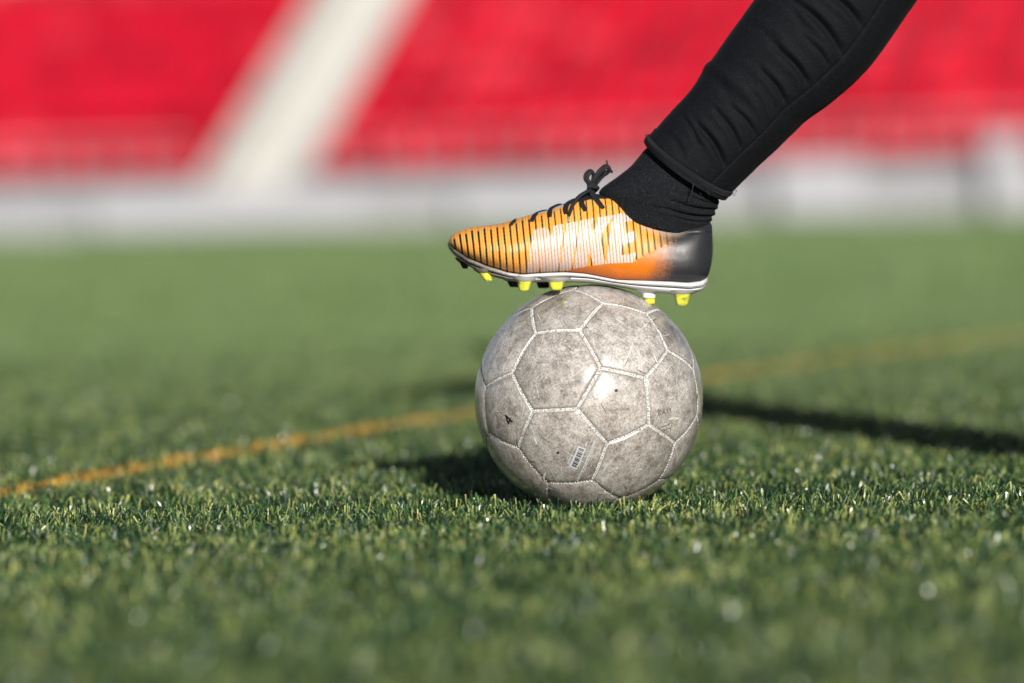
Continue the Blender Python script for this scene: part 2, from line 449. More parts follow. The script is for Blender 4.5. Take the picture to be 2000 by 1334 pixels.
def place_seat(t, n, z, label, group):
    global seat0
    if seat0 is None:
        root = empty('stadium_seat'); kids = [link('seat_pan', ME_PAN), link('backrest', ME_BACK), link('bracket', ME_BR)]
        for c in kids: c.parent = root
        seat0 = (root, kids)
    else:
        root = seat0[0].copy(); COL.objects.link(root)
        for c in seat0[1]:
            d = c.copy(); COL.objects.link(d); d.parent = root
    root.location = sp(t, n, z); root.rotation_euler = (0, 0, -SA)
    tag(root, label, 'seat', group)
for r in range(8):
    zt, nn = 0.52 + r * RISE, 0.5 + r * DEP + 0.18
    for i in range(12):
        place_seat(AIS0 - 0.36 - i * 0.5, nn, zt, f'red seat, {NTHW[i]} to the left of the stairway in the {ORD[r]} row', 'red stadium seats left of the stairway')
    for i in range(23):
        place_seat(AIS1 + 0.36 + i * 0.5, nn, zt, f'red seat, {NTHW[i]} to the right of the stairway in the {ORD[r]} row', 'red stadium seats right of the stairway')

# railing on the wall
def railing(a0, a1, label):
    o = empty('railing', sp(a0, 0.07)); o.rotation_euler = (0, 0, -SA); tag(o, label, 'railing')
    zb = WALL_H + 0.06
    n = int(round((a1 - a0) / 0.55))
    for i in range(n + 1):
        t = a0 + (a1 - a0) * i / n
        v, f = tube([(t, 0.07, zb), (t, 0.07, zb + 0.62)], 0.018, 8)
        link('post', mesh_np('post', v, f), MAT_STEEL, o, smat())
    for z in (zb + 0.62, zb + 0.30):
        v, f = tube([(a0, 0.07, z), (a1, 0.07, z)], 0.013, 8)
        link('rail', mesh_np('rail', v, f), MAT_STEEL, o, smat())
railing(-14, AIS0 - 0.15, 'pale steel railing on the wall left of the stairway')
railing(AIS1 + 0.15, 15, 'pale steel railing on the wall right of the stairway')

# white boards standing against the wall
def board(a0, a1, h, label):
    o = empty('perimeter_board', sp((a0 + a1) / 2, -0.5)); o.rotation_euler = (0, 0, -SA); tag(o, label, 'board', 'white boards along the front wall')
    link('board_face', bevel_box('board_face', a0, a1, -0.52, -0.47, 0.06, h, 0.01, 1), MAT_WHITE, o, smat())
    for t in (a0 + 0.2, a1 - 0.2):
        v, f = merge([box_vf(t - 0.02, t + 0.02, -0.465, -0.43, 0.022, h - 0.05), box_vf(t - 0.02, t + 0.02, -0.429, -0.2, 0.022, 0.05)])
        link('leg', mesh_np('leg', v, f, False), MAT_DARKSTEEL, o, smat())
board(-6.3, -2.3, 0.62, 'long white board left, below the foot of the stairway')
board(-0.9, 1.7, 0.56, 'white board right of the stairway, behind the toe of the boot')
board(3.6, 4.8, 0.82, 'white board behind the calf of the player')
board(6.5, 7.0, 1.1, 'tall narrow white board, rightmost of the boards')

# ------------------------------------------------------------------ football
BALL_R = np.array([[0.63749187, 0.50563699, 0.58132207], [0.18346118, 0.6331895, -0.75193953], [-0.74829547, 0.58600537, 0.3108884]])
BASIS = np.stack([CR, CF, CU], 1)              # view axes (right, away, up) in the world
LOCAL = Matrix.Identity(4)
for i in range(3):
    LOCAL[i][0], LOCAL[i][1], LOCAL[i][2], LOCAL[i][3] = CR[i], CF[i], CU[i], C[i]
phi = (1 + 5 ** .5) / 2
vs = set()
for base in ((0, 1, 3 * phi), (1, 2 + phi, 2 * phi), (phi, 2, 2 * phi + 1)):
    for sx in (1, -1):
        for sy in (1, -1):
            for sz in (1, -1):
                a, b, c = base[0] * sx, base[1] * sy, base[2] * sz
                for t in ((a, b, c), (b, c, a), (c, a, b)): vs.add(tuple(round(x + 0.0, 6) for x in t))
vs = np.array(sorted(vs)); EDGE = 2.0 / np.linalg.norm(vs[0]); vs /= np.linalg.norm(vs, axis=1)[:, None]
BV = vs @ BALL_R.T @ BASIS.T                   # vertices as unit directions in the world
adj = [[j for j in range(60) if j != i and np.linalg.norm(vs[i] - vs[j]) < EDGE * 1.05] for i in range(60)]
faces = set()
for i in range(60):                            # walk each face: at every vertex take the neighbour on the left
    for j in adj[i]:
        for turn in (1, -1):
            f = [i, j]
            while len(f) < 8:
                a, b = f[-2], f[-1]; cand = [c for c in adj[b] if c != a]
                d = [np.dot(np.cross(vs[b] - vs[a], vs[c] - vs[b]), vs[b]) for c in cand]
                nx = cand[int(np.argmax(np.array(d) * turn))]
                if nx == i: break
                f.append(nx)
            if len(f) in (5, 6): faces.add(tuple(sorted(f)) + (0,) if False else (tuple(sorted(f)), tuple(f) if turn == 1 else tuple(f[::-1])))
uniq = {}
for key, order in faces: uniq.setdefault(key, order)
FACES = list(uniq.values())

q = NT('ball_leather'); tcn = q.n('ShaderNodeTexCoord'); P = q.n('ShaderNodeNewGeometry').outputs['Position']
orand = q.n('ShaderNodeObjectInfo').outputs['Random']
W4 = q.math('MULTIPLY', orand, 37.0)
n1 = q.noise(P, 26, 6, 0.62, '4D', W4); n2 = q.noise(P, 150, 5, 0.65, '4D', W4); n3 = q.noise(P, 620, 3, 0.6)
base = q.ramp(n1, [(0.30, (0.205, 0.182, 0.160)), (0.46, (0.385, 0.352, 0.324)), (0.58, (0.490, 0.455, 0.428)), (0.75, (0.60, 0.57, 0.545))])
spk = q.ramp(n2, [(0.32, (0.55, 0.52, 0.49)), (0.50, (1, 1, 1)), (0.68, (1.3, 1.3, 1.3))])
col = q.mix(0.9, base, spk, 'MULTIPLY')
fine = q.ramp(n3, [(0.36, (0.50, 0.48, 0.46)), (0.50, (1, 1, 1)), (0.64, (1.35, 1.35, 1.35))])
col = q.mix(0.75, col, fine, 'MULTIPLY')
edge = q.n('ShaderNodeAttribute', attribute_name='edge').outputs['Fac']   # metres to the seam
scuffn = q.noise(P, 75, 8, 0.82, '4D', W4)
scuff = q.ramp(scuffn, [(0.57, (0, 0, 0)), (0.72, (0.7, 0.7, 0.7))])
pale = (0.68, 0.66, 0.63)
col = q.mix(scuff, col, pale)
en = q.noise(P, 420, 3, 0.6)
ew = q.math('MULTIPLY_ADD', en, 0.0022, 0.00030)
ed = q.math('SUBTRACT', 1.0, q.math('SMOOTH_MIN', q.math('DIVIDE', edge, ew), 1.0, 0.35), clamp=True)
dirtm = q.math('MULTIPLY', q.math('LESS_THAN', edge, q.math('MULTIPLY_ADD', n2, 0.010, -0.0022)), 0.42)
col = q.mix(dirtm, col, (0.13, 0.105, 0.085))
edm = q.math('MULTIPLY', q.math('GREATER_THAN', ew, edge), 0.92)
col = q.mix(edm, col, (0.80, 0.79, 0.775))
rgh = q.math('MULTIPLY_ADD', n2, 0.35, 0.22)
q.set(col, rgh, 0.5, Coat_Weight=1.0, Coat_Roughness=0.22)
bh = q.math('ADD', q.math('MULTIPLY', n2, 0.6), q.math('MULTIPLY', n3, 0.4))
q.bump(bh, 0.22, 0.0006)
MAT_BALL = q.mat
MAT_THREAD = simple('seam_thread', (0.79, 0.78, 0.765), 0.6, 0.3, 0.14, 400)
q = NT('seam_lining'); P = q.n('ShaderNodeNewGeometry').outputs['Position']
q.set(q.ramp(q.noise(P, 700, 3, 0.6), [(0.36, (0.12, 0.11, 0.10)), (0.5, (0.52, 0.51, 0.49)), (0.7, (0.70, 0.69, 0.67))]), 0.7, 0.3)
MAT_LINING = q.mat

def panel_mesh(k):
    """regular spherical k-gon about +Z with pillowed face and edges falling into the seam"""
    f0 = [f for f in FACES if len(f) == k][0]
    P = vs[list(f0)]; cdir = P.mean(0); cdir /= np.linalg.norm(cdir)
    ang = math.acos(np.clip(cdir.dot(P[0]), -1, 1))
    corners = np.array([(math.sin(ang) * math.cos(2 * math.pi * i / k), math.sin(ang) * math.sin(2 * math.pi * i / k), math.cos(ang)) for i in range(k)])
    segs = 10
    ring = []
    for i in range(k):
        for s in range(segs):
            t = s / segs; p = corners[i] * (1 - t) + corners[(i + 1) % k] * t; ring.append(p / np.linalg.norm(p))
    ring = np.array(ring); nr = len(ring)
    rs = [0.22, 0.42, 0.6, 0.75, 0.86, 0.92, 0.955, 0.975, 0.99, 1.0]
    V = [np.array([[0, 0, 1.0]])]
    for s in rs:
        p = np.array([0, 0, 1.0]) * (1 - s) + ring * s; V.append(p / np.linalg.norm(p, axis=1)[:, None])
    V = np.concatenate(V)
    e = np.full(len(V), 9.0)
    for i in range(k):
        nrm = np.cross(corners[i], corners[(i + 1) % k]); nrm /= np.linalg.norm(nrm)
        e = np.minimum(e, np.arcsin(np.clip(np.abs(V @ nrm), 0, 1)) * BR)
    rad = BR - 0.0017 * np.exp(-(e / 0.0015) ** 2) - 0.0006 * np.exp(-(e / 0.006) ** 2) + 0.0004 * (1 - np.exp(-e / 0.01))
    F = [(0, 1 + i, 1 + (i + 1) % nr) for i in range(nr)]
    for j in range(len(rs) - 1):
        for i in range(nr):
            a, b = 1 + j * nr + i, 1 + j * nr + (i + 1) % nr
            F.append((a, a + nr, b + nr, b))
    me = mesh_np('panel', V * rad[:, None], F); set_attr(me, 'edge', e.astype(np.float32)); me.materials.append(MAT_BALL); return me
PM = {5: panel_mesh(5), 6: panel_mesh(6)}
ball = empty('football', (0, 0, 0))
tag(ball, 'worn grey leather football with pale stitched seams lying on the turf', 'ball')
for f in FACES:
    P = BV[list(f)]; zc = P.mean(0); zc /= np.linalg.norm(zc)
    xa = P[0] - zc * P[0].dot(zc); xa /= np.linalg.norm(xa); ya = np.cross(zc, xa)
    mt = Matrix.Identity(4)
    for i in range(3): mt[i][0], mt[i][1], mt[i][2], mt[i][3] = xa[i], ya[i], zc[i], C[i]
    o = link('panel', PM[len(f)], None, ball, mt)
bm = bmesh.new(); bmesh.ops.create_uvsphere(bm, u_segments=96, v_segments=48, radius=BR - 0.0016)
me = bpy.data.meshes.new('lining'); bm.to_mesh(me); bm.free()
me.polygons.foreach_set('use_smooth', [True] * len(me.polygons))
link('lining', me, MAT_LINING, ball, Matrix.Translation(Vector(C)))
# stitches across the seams
ST_V, ST_F, so = [], [], 0
for i in range(60):
    for j in adj[i]:
        if j < i: continue
        a, b = BV[i], BV[j]; L = math.acos(a.dot(b)) * BR; n = int(L / 0.0027)
        for s in range(1, n):
            if rng.random() < 0.18: continue
            t = (s + rng.normal(0, 0.12)) / n; p = a * (1 - t) + b * t; p /= np.linalg.norm(p)
            al = b - a; al -= p * al.dot(p); al /= np.linalg.norm(al); ac = np.cross(p, al)
            skew = al * 0.5 + ac; skew /= np.linalg.norm(skew); side = np.cross(p, skew)
            hl, hw = 0.00105 * rng.uniform(0.8, 1.15), 0.00042
            vv = []
            for (x, r) in ((-hl, -0.0017), (-hl * 0.45, -0.0009), (hl * 0.45, -0.0009), (hl, -0.0017)):
                for w_ in (-hw, hw): vv.append(C + p * (BR + r) + skew * x + side * w_)
            for (x, r) in ((-hl * 0.4, -0.00062), (hl * 0.4, -0.00062)): vv.append(C + p * (BR + r) + skew * x)
            ST_V += vv
            ST_F += [tuple(so + q_ for q_ in g) for g in ((0, 1, 8), (0, 8, 2), (1, 3, 8), (2, 8, 9, 4), (3, 5, 9, 8), (4, 9, 6), (5, 7, 9), (6, 9, 7))]
            so += 10
tag(link('stitching', mesh_np('stitching', ST_V, ST_F), MAT_THREAD, ball, Matrix.Identity(4)), kind='stuff')

# straight scuffs and scratches worn into the surface, all over the ball
def scratch_set(n, lmin, lmax, wmin, wmax):
    out = []
    for _ in range(n):
        p = rng.normal(size=3); p /= np.linalg.norm(p)
        d = np.cross(p, rng.normal(size=3)); d /= np.linalg.norm(d)
        L = lmin + (lmax - lmin) * rng.random() ** 2.2; w = rng.uniform(wmin, wmax); bend = rng.normal(0, 0.03)
        k = max(3, int(L / 0.0025) + 1); side = np.cross(p, d); V = []
        for i, s_ in enumerate(np.linspace(-0.5, 0.5, k)):
            c = p * BR + d * (s_ * L) + side * (bend * L * s_ * s_ * 4); ww = w * (1 - (2 * s_) ** 4 * 0.9) / 2
            for sg in (1, -1):
                q_ = c + side * ww * sg; V.append(C + q_ / np.linalg.norm(q_) * (BR + 0.00052))
        out.append((np.array(V), [(2 * i, 2 * i + 1, 2 * i + 3, 2 * i + 2) for i in range(k - 1)]))
    return out
MAT_SCUFF = simple('pale_scuff', (0.74, 0.72, 0.69), 0.55, 0.3, 0.18, 900)
MAT_DSCUFF = simple('dark_scuff', (0.14, 0.115, 0.095), 0.6, 0.3, 0.25, 700)
tag(link('scratches', mesh_np('scratches', *merge(scratch_set(480, 0.002, 0.032, 0.00022, 0.0006) + scratch_set(500, 0.0012, 0.005, 0.0003, 0.0009) + scratch_set(70, 0.003, 0.012, 0.0008, 0.0018)), False), MAT_SCUFF, ball, Matrix.Identity(4)), kind='stuff')
tag(link('dark_scratches', mesh_np('dark_scratches', *merge(scratch_set(420, 0.0015, 0.012, 0.0003, 0.0009)), False), MAT_DSCUFF, ball, Matrix.Identity(4)), kind='stuff')

def on_ball(px, py, lift=0.0006):
    px, py = np.asarray(px, float), np.asarray(py, float)
    x, z = (px - 1150) / PXM / BR, (778 - py) / PXM / BR
    y = -np.sqrt(np.clip(1 - x * x - z * z, 0.0, 1))
    d = np.stack([x, y, z], -1) @ BASIS.T
    return C + d * (BR + lift)
MAT_INK = simple('black_ink', (0.012, 0.012, 0.014), 0.5, 0.3, 0.1, 300)
MAT_FAINT = simple('faded_ink', (0.12, 0.105, 0.095), 0.6, 0.2, 0.2, 300)
MAT_LABEL = simple('white_print', (0.62, 0.65, 0.68), 0.5, 0.3, 0.12, 600)
def stroke(p0, p1, w, lift):
    p0, p1 = np.array(p0, float), np.array(p1, float); d = p1 - p0; L = np.linalg.norm(d); d /= L; n = np.array([-d[1], d[0]]) * w / 2
    k = max(2, int(L / 6) + 1); P = []
    for s in np.linspace(0, 1, k):
        c = p0 + (p1 - p0) * s; P += [c + n, c - n]
    P = np.array(P); return on_ball(P[:, 0], P[:, 1], lift), [(2 * i, 2 * i + 1, 2 * i + 3, 2 * i + 2) for i in range(k - 1)]
def decal(name, strokes, mat, lift):
    return link(name, mesh_np(name, *merge([stroke(a, b, w, lift) for a, b, w in strokes]), False), mat, ball, Matrix.Identity(4))
def c7(x, y): return (920 + x / 5.558, 760 + y / 5.558)
def c8(x, y): return (1140 + x / 5.558, 760 + y / 5.558)
decal('numeral', [((988.6, 807.6), (994.4, 824.4), 2.4), ((988.6, 807.6), (1001.6, 820.8), 2.8), ((994.2, 824.2), (997.8, 812.6), 2.6)], MAT_INK, 0.0007)
# printed barcode patch and its text lines
A0, A1 = np.array(c7(1185, 600)), np.array(c7(1092, 822)); ax = (A1 - A0); Lb = np.linalg.norm(ax); ax /= Lb; nx_ = np.array([ax[1], -ax[0]])
decal('barcode_patch', [(A0, A1, 15.5)], MAT_LABEL, 0.0006)
bars, tpos = [], 2.5
for wbar, gap in ((1.6, 1.3), (0.9, 2.4), (0.9, 1.6), (2.2, 1.5), (0.9, 1.1), (1.6, 2.4), (0.9, 1.3), (2.1, 1.2), (1.4, 1.9), (0.9, 1.2), (2.2, 1.4), (1.0, 1.2), (1.8, 1.0), (0.9, 1.0)):
    if tpos > Lb - 3: break
    c_ = A0 + ax * (tpos + wbar / 2); bars.append((c_ - nx_ * 4.6, c_ + nx_ * 5.6, wbar)); tpos += wbar + gap
decal('barcode', bars, MAT_INK, 0.0009)
txt = []
for off, w_, s0, s1 in ((17.5, 2.3, -0.42, 1.45), (21.0, 1.6, -0.25, 0.95), (-12.5, 1.5, 0.02, 0.92)):
    p = s0 * Lb
    while p < s1 * Lb:
        ln = random.uniform(1.6, 4.2); txt.append((A0 + ax * p + nx_ * off, A0 + ax * (p + ln) + nx_ * off, w_)); p += ln + random.uniform(0.5, 1.0)
decal('small_print', txt, MAT_LABEL, 0.0007)
hand = []
for pl in ([(762, 205), (775, 265)], [(762, 205), (795, 215), (772, 235), (800, 250), (778, 266)], [(812, 255), (828, 205), (842, 250)], [(816, 236), (838, 232)], [(845, 205), (880, 197)], [(862, 202), (872, 245)], [(880, 200), (912, 188)], [(895, 194), (905, 232)],
           [(800, 385), (850, 375), (905, 350)], [(820, 415), (850, 420), (870, 400), (900, 405)]):
    for a, b in zip(pl[:-1], pl[1:]): hand.append((c8(*a), c8(*b), 1.0))
decal('handwriting', hand, MAT_FAINT, 0.0007)
def dot(name, px, py, r):
    a = np.linspace(0, 2 * np.pi, 12, endpoint=False)
    P = np.concatenate([[[px, py]], np.stack([px + np.cos(a) * r, py + np.sin(a) * r * 0.85], 1)])
    return link(name, mesh_np(name, on_ball(P[:, 0], P[:, 1], 0.0008), [(0, 1 + i, 1 + (i + 1) % 12) for i in range(12)], False), MAT_INK, ball, Matrix.Identity(4))
dot('valve', 1197.5, 760, 3.4); dot('pinhole', 1088, 878, 2.6)

# ------------------------------------------------------------------ player
PED = (0.83, -0.44, 0.0)
person = empty('person', PED)
tag(person, 'person in black trousers resting an orange studded boot on the football', 'person')
def lx(px): return (np.asarray(px, float) - 1150) / PXM
def lz(py): return (778 - np.asarray(py, float)) / PXM

# --- boot upper -----------------------------------------------------
TOP = np.array([(875.5, 474), (879, 463), (888, 456), (898, 451), (916, 445), (949, 440), (975, 437.5), (1000, 430), (1038, 418), (1068, 411), (1091, 402), (1117, 392), (1140, 384.5), (1160, 379), (1172, 378.5), (1184, 380), (1197, 384), (1210, 396), (1225, 412), (1242, 426), (1258, 435), (1279, 443), (1300, 446.5), (1326, 446.5), (1357, 440), (1380, 433), (1390.5, 429.5)])
BOT = np.array([(875.5, 476), (880, 481), (891, 490), (914, 505), (952, 521), (992, 533.5), (1020, 537.5), (1062, 534.5), (1101, 533), (1140, 535.5), (1179, 543), (1205, 548), (1255, 549), (1310, 551), (1341, 553), (1366, 550), (1380, 544), (1387, 528), (1391.5, 505), (1392.5, 480), (1391, 455), (1390.5, 430)])
WID = np.array([(875.5, 4), (878, 20), (884, 34), (898, 50), (920, 64), (950, 77), (990, 88), (1030, 91), (1080, 87), (1130, 79), (1180, 71), (1240, 66), (1300, 64), (1340, 62), (1365, 54), (1380, 40), (1388, 24), (1392.5, 4)])
def topz(x): return np.interp(x, TOP[:, 0], TOP[:, 1])
def botz(x):
    k = BOT[:, 0].argmax(); return np.interp(x, BOT[:k + 1, 0], BOT[:k + 1, 1])
def wid(x): return np.interp(x, WID[:, 0], WID[:, 1])
def smooth1(f, x, s=3.0):
    o = np.linspace(-1, 1, 9) * s; return np.mean([f(np.clip(x + d, 875.5, 1392.5)) for d in o], 0)

NXU, NTH = 760, 300
u = np.linspace(0, 1, NXU)
xs = 875.5 + (1392.5 - 875.5) * (u + 0.012 * np.sin(2 * np.pi * u) * 0 )
tt = np.linspace(0, np.pi, NXU)
xs = 0.82 * xs + 0.18 * (875.5 + 517 * (1 - np.cos(tt)) / 2)
tz, bz = smooth1(topz, xs, 2.5), smooth1(botz, xs, 3.0)
w_ = smooth1(wid, xs, 2.0); w_ = np.where((xs > 900) & (xs < 1362), smooth1(wid, xs, 14.0), w_); w_ = np.convolve(np.pad(w_, 6, mode='edge'), np.ones(13) / 13, 'valid')
w2_ = np.convolve(np.pad(w_, 30, mode='edge'), np.hanning(63)[1:-1] / np.hanning(63)[1:-1].sum(), 'valid')
w2_ = w2_ * (1 - smoothstep(1389.0, 1392.5, xs)) + 2.0 * smoothstep(1389.0, 1392.5, xs)
w_ = np.where(xs > 1250, w2_, w_)
bz = np.maximum(bz, tz + 2.0)
# at the heel the body closes: bottom rises to the heel curve
hk = smoothstep(1370, 1392.5, xs)
heel_lo = np.interp(xs, [1370, 1380, 1387, 1391.5, 1392.5], [550, 544, 528, 505, 482])
heel_hi = np.interp(xs, [1370, 1386, 1390.5, 1392.5], [436, 431.5, 440, 478])
bz = np.where(xs > 1372, np.minimum(bz, heel_lo), bz); tz = np.where(xs > 1386, np.maximum(tz, heel_hi), tz)
th = np.linspace(0, 2 * np.pi, NTH, endpoint=False)          # 0 = top, pi/2 = near side, pi = bottom
cz, sn = np.cos(th), np.sin(th)
mid, hh = (tz + bz) / 2, (bz - tz) / 2
# section: flat below, vertical-ish walls low, rounded over the instep; collared part has steeper walls
colr = smoothstep(1165, 1215, xs)
pw = 0.80 - 0.25 * colr
yy = np.sign(sn)[None] * np.abs(sn)[None] ** pw[:, None]
zz = np.where(cz[None] > 0, np.abs(cz)[None] ** (1.05 - 0.3 * colr[:, None]), -np.abs(cz)[None] ** 0.55)
widest = -0.25                                               # walls lean in towards the top
lean_ = 1 - 0.16 * np.clip(zz - widest, 0, 2) ** 1.5 * (1 - 0.35 * colr[:, None])
Y = -w_[:, None] * yy * lean_
Z = mid[:, None] - hh[:, None] * zz
X = np.repeat(xs[:, None], NTH, 1)
# open collar: press the middle of the top down where the ankle comes out
opn = colr[:, None] * smoothstep(0.55, 0.0, np.abs(yy)) * (cz[None] > 0)
Z = Z + opn * 34
# print: pixel coordinates of the side elevation
pxs, pys = X, Z
near = Y < 0
slant = 0.085 + 0.10 * smoothstep(960, 880, pxs)
ph_ = (pxs - 1021.5 - slant * (pys - 440)) / 12.62 + 0.10 * noise2(pxs, pys, 0.02, 5, 1)
fr = np.abs(ph_ - np.round(ph_))                              # 0 at the middle of a black line
fr2 = np.abs(ph_ * 2 - np.round(ph_ * 2)) / 2
def inpoly(poly, x, y):
    res = np.zeros(x.shape, bool); n = len(poly); j = n - 1
    for i in range(n):
        xi, yi = poly[i]; xj, yj = poly[j]
        cnd = ((yi > y) != (yj > y)) & (x < (xj - xi) * (y - yi) / (yj - yi + 1e-12) + xi)
        res ^= cnd; j = i
    return res
def cc(l): return [(1010 + a / 7.692, 400 + b / 7.692) for a, b in l]
LET = cc([(245, 395), (420, 356), (690, 302), (905, 262), (1135, 213), (1440, 172), (1570, 130), (1650, 165), (1800, 240), (1770, 735), (1730, 872), (1340, 892), (1140, 922), (1030, 938), (830, 968), (750, 992), (600, 1000), (330, 1036), (150, 1046), (190, 700)])
CUT = [cc(p) for p in (
    [(424, 340), (548, 320), (520, 400), (497, 480), (470, 400)],
    [(300, 1060), (345, 950), (372, 1060)],
    [(690, 290), (735, 290), (712, 430), (668, 720), (628, 1010), (605, 1010), (655, 700), (695, 420)],
    [(900, 250), (935, 250), (912, 440), (876, 720), (838, 980), (808, 980), (858, 690), (898, 420)],
    [(1135, 200), (1200, 190), (1195, 285), (1118, 432), (1105, 380)],
    [(1068, 725), (1145, 935), (1020, 950), (1045, 860)],
    [(1235, 500), (1310, 375), (1385, 252), (1440, 168), (1405, 335), (1370, 560), (1328, 865), (1308, 865)],
    [(1600, 272), (1820, 236), (1800, 412), (1752, 408), (1622, 442)],
    [(1752, 408), (1830, 400), (1830, 600), (1742, 560)],
    [(1562, 602), (1742, 560), (1830, 560), (1830, 735), (1752, 735), (1540, 772)])]
let = inpoly(LET, pxs, pys) & near
for p in CUT: let &= ~inpoly(p, pxs, pys)
nsp = noise2(pxs, pys, 0.55, 3, 2); nbig = noise2(pxs, pys, 0.05, 9, 3); nf = noise2(pxs, pys, 0.35, 11, 2)
dark = np.array((0.010, 0.010, 0.012)); org = np.array((0.74, 0.275, 0.032)); org2 = np.array((0.84, 0.46, 0.10)); deep = np.array((0.66, 0.175, 0.008))
wht = np.array((0.62, 0.605, 0.61)); heelc = np.array((0.024, 0.025, 0.029))
rib = np.exp(-((fr - 0.33) / 0.10) ** 2)                      # paler thread beside each black line
col = org[None, None] * (1 - rib[..., None]) + org2[None, None] * rib[..., None]
lowz = botz(pxs)
# solid orange quarter below the letters
under = (pxs > 1108) & (pys > np.interp(pxs, [1108, 1144, 1184, 1235, 1260, 1320], [529, 522, 516.5, 514, 498, 470]))
sol = under[..., None]
col = np.where(sol, deep[None, None] * (0.9 + 0.2 * nf[..., None]), col)
lw = 0.115 + 0.05 * smoothstep(1010, 900, pxs) - 0.03 * smoothstep(1040, 1080, pxs)
black = (fr < lw) & ~under & (pys > tz[:, None] + 9 + 2 * np.sin(pxs * 0.25)) & (pxs < 1322)
col = np.where(black[..., None], dark[None, None], col)
# white letters crossed by thin orange lines
lcol = np.where((fr2 < 0.078)[..., None], np.array((0.74, 0.27, 0.07))[None, None], wht[None, None] * (0.90 + 0.16 * nf[..., None]))
eright = (pxs > 1216)
lcol = np.where((eright & (fr < 0.05))[..., None], np.array((0.2, 0.1, 0.05))[None, None], lcol)
lfade = np.clip(0.72 + 0.5 * nbig, 0, 1) * (0.80 + 0.20 * smoothstep(1040, 1110, pxs))
col = np.where(let[..., None], col * (1 - lfade[..., None]) + lcol * lfade[..., None], col)
# speckled fade into the dark heel
g = smoothstep(1232, 1342, pxs + 0.30 * (pys - 500) * (pys > 500) + 26 * (nsp - 0.5) + 16 * (nbig - 0.5))
gray = np.array((0.115, 0.085, 0.065))
gm = smoothstep(0.2, 1.0, g)[..., None]
col = np.where((g > nsp * 0.9)[..., None] & near[..., None], col * (1 - gm) * 0.75 + heelc * gm + gray * (gm * (1 - gm) * 1.6), col * (1 - gm) + heelc * gm)
# pale worn band under the collar
ctop = tz[:, None]
pale_b = smoothstep(1238, 1262, pxs) * smoothstep(1352, 1312, pxs) * smoothstep(24, 3, pys - ctop)
col = col * (1 - 0.62 * pale_b[..., None]) + np.array((0.62, 0.50, 0.43)) * 0.62 * pale_b[..., None]
# binding tape along the collar and eyestay
bind = (pys - ctop < 3.6) & (cz[None] > -0.2) & (pxs > 1150)
bc = np.where(pxs[..., None] < 1232, np.array((0.75, 0.27, 0.03)), np.where(pxs[..., None] < 1252, np.array((0.55, 0.53, 0.50)), np.where(pxs[..., None] < 1345, np.array((0.50, 0.24, 0.14)), np.array((0.06, 0.06, 0.065)))))
col = np.where(bind[..., None], bc, col)
stl = (np.abs(pys - ctop - 4.6) < 1.0) & (pxs > 1200) & (pxs < 1360) & (np.mod(pxs, 5) < 3.4)
col = np.where(stl[..., None], np.array((0.03, 0.02, 0.015)), col)
# throat between the eyestays: pale knit tongue
tong = (np.abs(Y) < np.interp(pxs, [985, 1010, 1060, 1150, 1185], [0, 20, 30, 34, 34])) & (cz[None] > 0) & (pxs > 985)
col = np.where(tong[..., None], np.where((pxs < 1100)[..., None], np.array((0.50, 0.50, 0.55)), np.array((0.02, 0.02, 0.024))), col)
vamp = (np.abs(Y) < 22) & (cz[None] > 0) & (pxs > 935) & (pxs <= 985)
col = np.where(vamp[..., None], np.array((0.30, 0.29, 0.38)), col)
# toe dirt
dirt = smoothstep(0.45, 0.75, nbig * 0.6 + 0.5 * smoothstep(900, 876, pxs) + 0.28 * smoothstep(10, 0, lowz - pys))
col = col * (1 - 0.45 * dirt[..., None]) + np.array((0.16, 0.13, 0.11)) * 0.45 * dirt[..., None]
# relief: lines pressed in, ribs standing out, a soft crease over the heel
rel = -0.7 * np.exp(-(fr / 0.12) ** 2) * (~under) * (pxs < 1330) * smoothstep(878, 900, pxs) + 0.35 * rib * (~under) * (pxs < 1320) * (~let)
rel += -1.6 * np.exp(-((pys - (461 - 0.10 * (pxs - 1330) + 3 * np.sin(pxs * 0.05))) / 2.6) ** 2) * smoothstep(1318, 1345, pxs)
rel += 1.0 * np.exp(-((pxs - 1358) / 30) ** 2 - ((pys - 452) / 7) ** 2)
rel += 1.2 * np.exp(-((pys - ctop - 1.5) / 2.5) ** 2) * (pxs > 1165)
Y = Y + np.sign(Y) * rel
Vb = np.stack([lx(X), Y / PXM, lz(Z)], -1).reshape(-1, 3)
me = mesh_np('boot_upper', Vb, grid_faces(NXU, NTH))
set_attr(me, 'Col', np.concatenate([col.reshape(-1, 3), np.ones((NXU * NTH, 1))], 1), 'FLOAT_COLOR')
q = NT('boot_upper'); at = q.n('ShaderNodeAttribute', attribute_name='Col').outputs['Color']; tc = q.n('ShaderNodeTexCoord').outputs['Object']
nz = q.noise(tc, 1400, 2); nz2 = q.noise(tc, 90, 4, 0.6)
q.set(q.mix(0.5, at, q.ramp(nz, [(0.3, (0.8, 0.8, 0.8)), (0.7, (1.15, 1.15, 1.15))]), 'MULTIPLY'), q.math('MULTIPLY_ADD', nz2, 0.3, 0.26), 0.45)
q.bump(nz, 0.25, 0.0004)
boot = link('football_boot', me, q.mat, person, LOCAL)
boot['label'] = 'orange boot with black lines, white lettering and a black heel'
UPPER_ME = me

